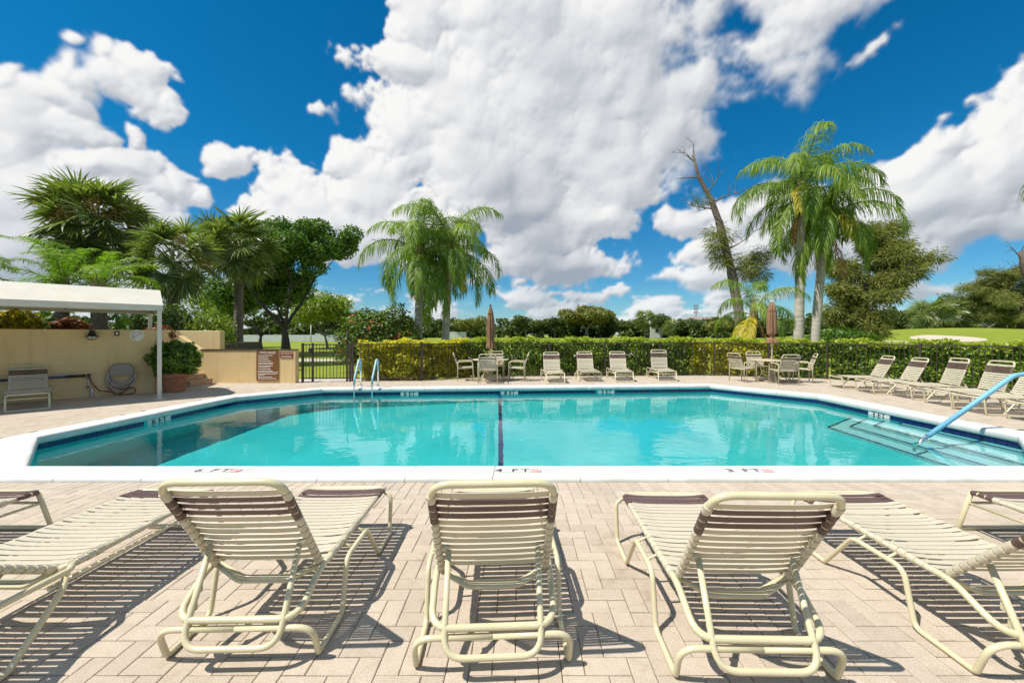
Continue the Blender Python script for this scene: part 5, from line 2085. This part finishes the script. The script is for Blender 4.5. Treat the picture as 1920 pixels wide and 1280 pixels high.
# ---- hedges along the fence
def hedge(label, pts, h, depth, leafmats, seed, per_m=1250, size=0.105, top_extra=0.17):
    """leaf-clad hedge along a line; leafmats: (body, top)"""
    rs = np.random.RandomState(seed)
    a0 = Vector(pts[0])
    t = empty('hedge', (a0.x, a0.y, 0))
    tag(t, label, 'hedge', 'clipped hedges behind the fence')
    bodyV, topV = [], []
    core = MB()
    for A, B in zip(pts[:-1], pts[1:]):
        A, B = Vector(A), Vector(B)
        L = (B - A).length
        d = (B - A).normalized()
        nrm = Vector((d.y, -d.x))           # towards the pool
        n = int(per_m * L)
        ncl = n // 22
        pick = rs.randint(0, ncl, n)
        s = np.clip((rs.rand(ncl) * L)[pick] + rs.normal(0, 0.075, n), 0, L)
        zz = np.clip((rs.rand(ncl) ** 0.85 * h)[pick] + rs.normal(0, 0.075, n), 0.02, h)
        dep = np.where(rs.rand(n) < 0.75, np.abs(rs.normal(0, 0.10, n)), rs.rand(n) * depth)
        wob = 0.07 * np.sin(s * 5.1 + seed) + 0.06 * np.sin(s * 2.3 + zz * 4) + 0.05 * np.sin(zz * 9 + s * 3)
        dep = np.clip(dep + 0.08 + wob, 0.02, depth)
        P = np.stack([A.x + d.x * s - nrm.x * dep, A.y + d.y * s - nrm.y * dep, zz], 1)
        P -= np.array([a0.x, a0.y, 0])
        out = np.tile([nrm.x * 0.8 - 0.2, nrm.y * 0.8, 0.7], (n, 1))
        bodyV.append(leaves(rs, P, out, size, 0.58, 0.75, 0.0, 0.5))
        n3 = int(per_m * 0.9 * L)
        s3 = rs.rand(n3) * L
        dep3 = rs.uniform(0.25, depth, n3)
        P3 = np.stack([A.x + d.x * s3 - nrm.x * dep3, A.y + d.y * s3 - nrm.y * dep3, rs.rand(n3) * (h - 0.04)], 1) - np.array([a0.x, a0.y, 0])
        bodyV.append(leaves(rs, P3, np.tile([nrm.x * 0.8 - 0.2, nrm.y * 0.8, 0.7], (n3, 1)), size * 1.15, 0.6, 0.8))
        n2 = int(per_m * 0.55 * L)
        s = rs.rand(n2) * L
        dep = rs.rand(n2) * depth
        zt = h + 0.05 * np.sin(s * 3.3 + seed) + 0.03 * np.sin(s * 9.7) + rs.rand(n2) ** 2 * top_extra - 0.05
        P = np.stack([A.x + d.x * s - nrm.x * dep, A.y + d.y * s - nrm.y * dep, zt], 1) - np.array([a0.x, a0.y, 0])
        topV.append(leaves(rs, P, np.tile([nrm.x * 0.3, nrm.y * 0.3, 1.0], (n2, 1)), size, 0.58, 0.8))
        for q in range(int(L / 0.35)):
            c = A + d * (q + 0.5) * 0.35 - nrm * depth * 0.6
            core.tube([(c.x - a0.x, c.y - a0.y, 0), (c.x - a0.x + rs.uniform(-.1, .1), c.y - a0.y, h * 0.5), (c.x - a0.x + rs.uniform(-.15, .15), c.y - a0.y + rs.uniform(-.1, .1), h * 0.9)], [0.02, 0.015, 0.006], 4, caps=False)
    inst('foliage', np_mesh('foliage', np.concatenate(bodyV), 4, leafmats[0]), t)
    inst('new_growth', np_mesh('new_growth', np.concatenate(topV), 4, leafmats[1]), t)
    tag(core.build('stems', M['darkbark'], t), kind='stuff')
    return t


def fl(i, s, o_=0.16):
    """point behind the fence: run i, s metres along it"""
    a, b = Vector(FENCE[i]), Vector(FENCE[i + 1])
    d = (b - a).normalized()
    n_ = Vector((-d.y, d.x))
    p = a + d * s + n_ * o_
    return (p.x, p.y)


L0 = (Vector(FENCE[1]) - Vector(FENCE[0])).length
L2 = (Vector(FENCE[3]) - Vector(FENCE[2])).length
hedge('bright yellow leaved hedge right of the gate', [fl(0, 1.62), fl(0, L0), fl(1, 1.7)], 1.16, 0.6, (M['hedgeyellow'], M['hedgeyellow']), 91)
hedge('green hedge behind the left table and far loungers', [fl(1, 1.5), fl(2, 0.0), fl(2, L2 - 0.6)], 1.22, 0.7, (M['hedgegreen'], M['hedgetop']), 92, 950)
hedge('yellow flecked hedge behind the right table', [fl(2, L2 - 0.7), fl(2, L2), fl(3, 2.1)], 1.20, 0.65, (M['hedgeyellow'], M['hedgetop']), 93, 1000)
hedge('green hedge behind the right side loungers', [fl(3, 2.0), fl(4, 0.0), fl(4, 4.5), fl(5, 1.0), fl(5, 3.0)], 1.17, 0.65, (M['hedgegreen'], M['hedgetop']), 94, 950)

# ---- the bare leaning tree at the right
def twigs(rnd_, wood, p, d, L, r, lev):
    pts = [Vector(p)]
    dd = Vector(d).normalized()
    rr_ = [r]
    for k in range(5):
        dd = (dd + Vector((rnd_.uniform(-1, 1), rnd_.uniform(-1, 1), rnd_.uniform(-0.7, 0.9))) * 0.30).normalized()
        pts.append(pts[-1] + dd * L / 5)
        rr_.append(r * (1 - 0.8 * (k + 1) / 5))
    wood.tube(pts, rr_, 5, caps=False)
    if lev > 0:
        for k in range(rnd_.randint(3, 5)):
            q = pts[rnd_.randint(1, 5)]
            nd_ = dd + Vector((rnd_.uniform(-1, 1), rnd_.uniform(-1, 1), rnd_.uniform(-0.5, 1.0))) * 0.95
            twigs(rnd_, wood, q, nd_, L * rnd_.uniform(0.35, 0.65), r * 0.42, lev - 1)


def needles(rs, centers, n, r, L, wid, droop=0.35, flat=0.6):
    C = np.asarray(centers)
    idx = rs.randint(0, len(C), n)
    off_ = rs.normal(0, 1, (n, 3)) * np.array([r, r, r * flat]) * 0.55
    pos = C[idx] + off_
    t = unit(off_ + rs.normal(0, 0.25, (n, 3)) * r + np.array([0, 0, -droop * r]))
    b = unit(np.cross(t, rs.normal(0, 1, (n, 3))))
    l_ = L * rs.uniform(0.6, 1.3, (n, 1))
    V = np.empty((n, 4, 3))
    V[:, 0] = pos
    V[:, 1] = pos + t * l_ * 0.5 + b * wid
    V[:, 2] = pos + t * l_ + np.array([0, 0, -0.12]) * l_
    V[:, 3] = pos + t * l_ * 0.5 - b * wid
    return V


rnd_ = random.Random(17)
bt = empty('bare_tree', (11.05, 20.0, -0.05))
tag(bt, 'tall leaning half dead tree with bare crooked top', 'tree')
wood = MB()
tp_ = [(0, 0, -0.1), (-0.35, 0, 2.4), (-0.75, 0, 4.6), (-1.35, 0, 7.0), (-1.75, 0, 8.1), (-2.35, 0, 9.2), (-2.6, 0, 10.2)]
wood.tube(fillet(tp_, 0.8, 4), [0.26 * (1 - 0.75 * k / 26) for k in range(len(fillet(tp_, 0.8, 4)))], 10)
for (p, d, L, r) in (((-2.5, 0, 9.8), (-0.6, 0.1, 0.7), 0.9, 0.035), ((-2.3, 0, 9.1), (-1, 0.1, 0.2), 1.1, 0.04), ((-1.9, 0, 8.4), (0.9, 0.1, 0.9), 1.6, 0.045),
                     ((-1.7, 0, 7.9), (1.0, -0.1, 0.35), 1.4, 0.045), ((-1.6, 0, 7.6), (-1, 0.2, 0.1), 1.3, 0.04), ((-2.55, 0, 10.1), (-0.1, 0, 1), 0.7, 0.03),
                     ((-0.75, 0, 4.7), (1.0, 0.0, -0.1), 1.7, 0.05), ((-1.0, 0, 5.6), (0.9, 0.2, 0.3), 1.5, 0.045)):
    twigs(rnd_, wood, p, d, L, r, 2)
wood.build('trunk', M['deadbark'], bt)
rs = np.random.RandomState(18)
cen = [(-1.55 + rs.uniform(-.3, .5), rs.uniform(-.3, .3), z) for z in np.linspace(5.0, 6.6, 9)] + [(0.3 + rs.uniform(-.5, .6), rs.uniform(-.4, .4), rs.uniform(4.2, 5.6)) for _ in range(12)] + [(-2.2, 0, 8.0)]
inst('needle_tufts', np_mesh('needle_tufts', needles(rs, cen, 5200, 0.34, 0.30, 0.012), 4, M['pine']), bt)


def pine(label, x, y, z0, h, width, seed, ntuft=190, nneed=26000, name='pine_tree', lean=0.0, bare_top=False, onesided=0.0, needle=0.5):
    rnd_ = random.Random(seed)
    rs = np.random.RandomState(seed)
    t = empty(name, (x, y, z0))
    tag(t, label, 'tree')
    wood = MB()
    pts = [Vector((lean * q ** 1.5 + 0.12 * math.sin(5 * q + seed), 0.1 * math.cos(4 * q), -0.1 + h * q)) for q in np.linspace(0, 0.96, 12)]
    wood.tube(pts, [0.30 * (h / 9) * (1 - 0.85 * k / 11) for k in range(12)], 9)
    C = []
    nb = 26
    for k in range(nb):
        q = 0.16 + 0.80 * (k + rnd_.random() * 0.6) / nb
        p = pts[0].lerp(pts[-1], q)
        i = min(10, int(q / 0.96 * 11))
        p = pts[i].lerp(pts[i + 1], q / 0.96 * 11 - i) if i < 11 else pts[-1]
        a = rnd_.uniform(0, 6.28)
        reach = width / 2 * (0.55 + 0.6 * math.sin(math.pi * min(1, q * 0.95 + 0.12))) * rnd_.uniform(0.6, 1.15)
        ca = math.cos(a) + onesided * q
        e = p + Vector((ca * reach, math.sin(a) * reach * 0.8, rnd_.uniform(0.05, 0.9)))
        mid = p.lerp(e, 0.5) + Vector((0, 0, rnd_.uniform(-0.1, 0.35)))
        wood.tube([p, mid, e], [0.07 * h / 9, 0.04 * h / 9, 0.012], 5, caps=False)
        for q2 in np.linspace(0.35, 1.0, 6):
            c = p.lerp(mid, q2 * 2) if q2 < 0.5 else mid.lerp(e, q2 * 2 - 1)
            C.append((c.x + rnd_.uniform(-.25, .25), c.y + rnd_.uniform(-.25, .25), c.z + rnd_.uniform(-0.12, 0.45)))
    for q in np.linspace(0.75, 1.0, 5):
        p = pts[0].lerp(pts[-1], q)
        if not bare_top:
            C.append((p.x + lean * 0.2, p.y, p.z))
    wood.build('trunk', M['darkbark'], t)
    inst('needles', np_mesh('needles', needles(rs, C, nneed, 0.47 * (h / 9), needle, 0.028 * h / 9, flat=0.72), 4, M['pine']), t)
    return t


pine('tall wispy needle tree right of the feather palms', 24.4, 29.2, -0.05, 9.2, 5.4, 21, nneed=44000, lean=0.6, onesided=0.5, needle=0.34)
pine('spreading needle tree at right edge beyond the bunker', 73.0, 60.0, 1.3, 9.6, 12.5, 22, nneed=32000, lean=0.5, onesided=-0.7, needle=0.6)
bt = empty('dead_tree', (70.0, 57.0, 1.2))
tag(bt, 'dark broken dead trunk above needle tree at right edge', 'tree')
wood = MB()
wood.tube([(0.9, 0, -0.3), (0.75, 0, 3.8), (0.5, 0, 7.2), (-0.15, 0, 9.6), (-0.7, 0, 11.8)], [0.62, 0.58, 0.52, 0.44, 0.34], 10)
rnd_ = random.Random(30)
for (p, d, L, r) in (((-0.5, 0, 10.8), (-0.8, 0, 0.6), 2.4, 0.08), ((-0.7, 0, 11.7), (0.3, 0, 1.0), 2.0, 0.08), ((0.0, 0, 9.4), (1, 0, 0.5), 3.6, 0.18), ((-0.3, 0, 10.5), (1, 0.1, 0.8), 2.4, 0.09), ((0.3, 0, 8.2), (-1, 0, 0.3), 2.5, 0.1)):
    twigs(rnd_, wood, p, d, L, r, 2)
wood.build('trunk', M['deadbark'], bt)
bush('leafy_shrub', 'dense green shrub at the foot of the tall needle tree', 21.2, 27.2, -0.05, 2.6, 1.2, 1.9, 88, M['oak'], 6500, 0.17)

# ------------------------------------------------------------------ far side of the golf course
def wood_mass(name, label, spans, seed, leaf, n, size, zbase=None):
    """far-off wood that reads as one mass: spans of (x, y, height, radius)"""
    rs = np.random.RandomState(seed)
    C, Rr = [], []
    for (x, y, h, r) in spans:
        z0 = hill(x, y)
        k = max(3, int(r * h * 0.35))
        for q in range(k):
            u = rs.rand()
            C.append((x + rs.normal(0, r * 0.5), y + rs.normal(0, r * 0.35), z0 + h * (0.12 + 0.74 * u)))
            Rr.append(rs.uniform(0.28, 0.5) * r * (1.0 if u < 0.7 else 0.75))
    pts, d = clump_points(rs, C, Rr, n, 0.8, 0.6)
    keep = pts[:, 2] > -0.2
    V = leaves(rs, pts[keep], d[keep], size, 0.7, 0.7)
    o = inst(name, np_mesh(name, V, 4, leaf))
    tag(o, label, 'trees', kind='stuff')
    return o


rnd_ = random.Random(77)
def px_x(px, y):
    return (px - 972) * y / 775.0


spans = []
for px in range(640, 1700, 13):
    y = 150 + rnd_.uniform(-8, 8)
    spans.append((px_x(px, y), y, rnd_.uniform(5.6, 8.2), rnd_.uniform(4.0, 5.6)))
wood_mass('far_wood', 'dark green belt of trees along the far edge of the course', spans, 201, M['fargreen'], 80000, 0.9)
spans = []
for px in range(-150, 660, 14):
    y = 92 + rnd_.uniform(-6, 6)
    spans.append((px_x(px, y), y, rnd_.uniform(4.2, 7.5), rnd_.uniform(2.4, 4.0)))
wood_mass('far_wood', 'shady wood behind the left lawn trees', spans, 202, M['fargreen'], 36000, 0.75)
spans = []
for px in range(1640, 2250, 12):
    y = 84 + rnd_.uniform(-6, 6)
    q = min(1.0, max(0.0, (px - 1640) / 220.0))
    spans.append((px_x(px, y), y, rnd_.uniform(5.0, 7.0) + 5.4 * q, rnd_.uniform(3.0, 4.8)))
wood_mass('far_wood', 'tall dense wood behind the mound and bunker', spans, 203, M['fargreen'], 50000, 0.66)

# single trees that can be told apart against the belt
FT = 'single trees along the far edge of the course'
broad_tree('spreading_tree', 'great spreading tree with pale trunk in the middle distance', px_x(1101, 138), 138, hill(17, 138), 11.0, 20.5, 301, M['farolive'], M['greybark'], 16000, 0.8, FT, 2.3, 3,
           first=0.22, trunk_r=0.75, flat=0.6, spread=1.5, up=0.35)
for k, (px, y, h, w_, lab, mt) in enumerate((
        (882, 120, 6.6, 8.5, 'round olive tree left of the left umbrella', 'farolive'),
        (985, 140, 7.6, 11.0, 'round dark tree right of the left umbrella', 'fargreen'),
        (1040, 142, 7.0, 8.0, 'bushy green tree left of the spreading tree', 'fargreen'),
        (1160, 136, 5.8, 8.0, 'low dark tree right of the spreading tree', 'fargreen'),
        (1242, 140, 8.0, 8.5, 'tall dark tree right of the far fan palms', 'fargreen'),
        (1345, 120, 5.4, 7.0, 'low tree below the radio mast', 'farolive'),
        (1562, 70, 5.2, 7.5, 'dark round tree seen between the pale palm trunks', 'fargreen'),
        (1700, 72, 5.6, 7.0, 'round tree left of the pale fan palms near bunker', 'fargreen'),
        (1850, 74, 9.6, 12.5, 'big domed dark tree above the bunker', 'oak'))):
    broad_tree('far_tree', lab, px_x(px, y), y, hill(px_x(px, y), y), h, w_, 310 + k, M[mt], M['greybark'], 3600, 0.62 if y > 100 else 0.5, FT, 1.5, 2, first=0.25)


def far_fan(label, px, y, h, seed, scale):
    fan_palm(label, px_x(px, y), y, hill(px_x(px, y), y), h, 26, seed, 0.25, scale, 0, 'far fan palms')


far_fan('left fan palm of a close pair in the far tree belt', 1209, 128, 6.0, 401, 1.7)
far_fan('right fan palm of a close pair in the far tree belt', 1216, 130, 5.4, 402, 1.5)
far_fan('short far fan palm left of the small yellow fronded palm', 1256, 118, 3.4, 403, 1.3)
far_fan('pale fan palm behind the bunker, left of a pair', 1748, 62, 3.4, 404, 1.6)
far_fan('pale fan palm behind the bunker, right of a pair', 1772, 63, 3.6, 405, 1.6)
far_fan('pale fan palm right of the bunker pair', 1805, 64, 3.0, 406, 1.7)

# far white garden wall, houses, radio mast
for (lab, pa, pb, y, h) in (('white garden wall beyond the left lawn trees', 440, 660, 84, 1.35), ('short white wall left of the left umbrella, far off', 835, 875, 118, 1.9)):
    wl = empty('garden_wall', (px_x((pa + pb) / 2, y), y, hill(px_x(pa, y), y)))
    tag(wl, lab, 'wall')
    L = px_x(pb, y) - px_x(pa, y)
    n_ = max(2, int(L / 4))
    for k in range(n_):
        MB().box((0, 0, h / 2), (L / n_ - 0.05, 0.15, h)).build('panel', M['wallwhite'], wl, (-L / 2 + (k + 0.5) * L / n_, 0, 0))
for (lab, px, y, w_, d_, h, side) in (('small far house with reddish roof right of the fan palm pair', 1226, 144, 4.0, 6, 4.6, 1), ('far pale house half hidden by the right belt trees', 1318, 168, 18.0, 8, 7.0, 1),
                                      ('far white house peeping through trees right of left umbrella', 1006, 147, 2.6, 5, 4.2, 1)):
    x = px_x(px, y)
    hs_ = empty('house', (x, y, hill(x, y)))
    tag(hs_, lab, 'house')
    MB().box((0, 0, h / 2), (w_, d_, h)).build('wall', M['wallwhite'], hs_)
    rf = MB()
    rf.add([(-w_ / 2 - .4, -d_ / 2 - .4, h), (w_ / 2 + .4, -d_ / 2 - .4, h), (w_ / 2 + .4, d_ / 2 + .4, h), (-w_ / 2 - .4, d_ / 2 + .4, h), (-w_ / 4, 0, h + 1.5), (w_ / 4, 0, h + 1.5)],
           [(0, 1, 5, 4), (1, 2, 5), (2, 3, 4, 5), (3, 0, 4), (3, 2, 1, 0)])
    rf.build('roof', M['roof'], hs_)
    for k in range(max(1, int(w_ / 3))):
        MB().box((0, 0, 0), (1.0, 0.1, 1.2)).build('window', M['window'], hs_, (-w_ / 2 + (k + 0.5) * w_ / max(1, int(w_ / 3)), -d_ / 2 - 0.03, h * 0.55))
mx_, my_ = px_x(1305, 420), 420
mt = empty('radio_mast', (mx_, my_, 0))
tag(mt, 'slender radio mast on the horizon', 'mast')
MB().tube([(0, 0, 0), (0, 0, 32.0)], [0.75, 0.45], 10).build('pole', M['steel'], mt)
for z in (24.5, 28.0, 31.0):
    for k in range(6):
        a = k * math.pi / 3
        MB().box((1.9 * math.cos(a), 1.9 * math.sin(a), z), (0.55, 0.55, 1.9), a).build('antenna', M['steel'], mt)
    MB().tube([(1.7 * math.cos(a), 1.7 * math.sin(a), z) for a in np.linspace(0, 2 * math.pi, 13)[:-1]], 0.16, 5, closed=True).build('ring', M['steel'], mt)
for (px, y, h, lab) in ((583, 78, 3.6, 'thin pale lamp post on the left lawn'),):
    x = px_x(px, y)
    lp_ = empty('lamp_post', (x, y, hill(x, y)))
    tag(lp_, lab, 'lamp post')
    MB().tube([(0, 0, 0), (0, 0, h)], 0.10, 8).build('pole', M['wallwhite'], lp_)
    MB().box((0, 0, h + 0.12), (0.34, 0.34, 0.3)).build('lantern', M['grey'], lp_)
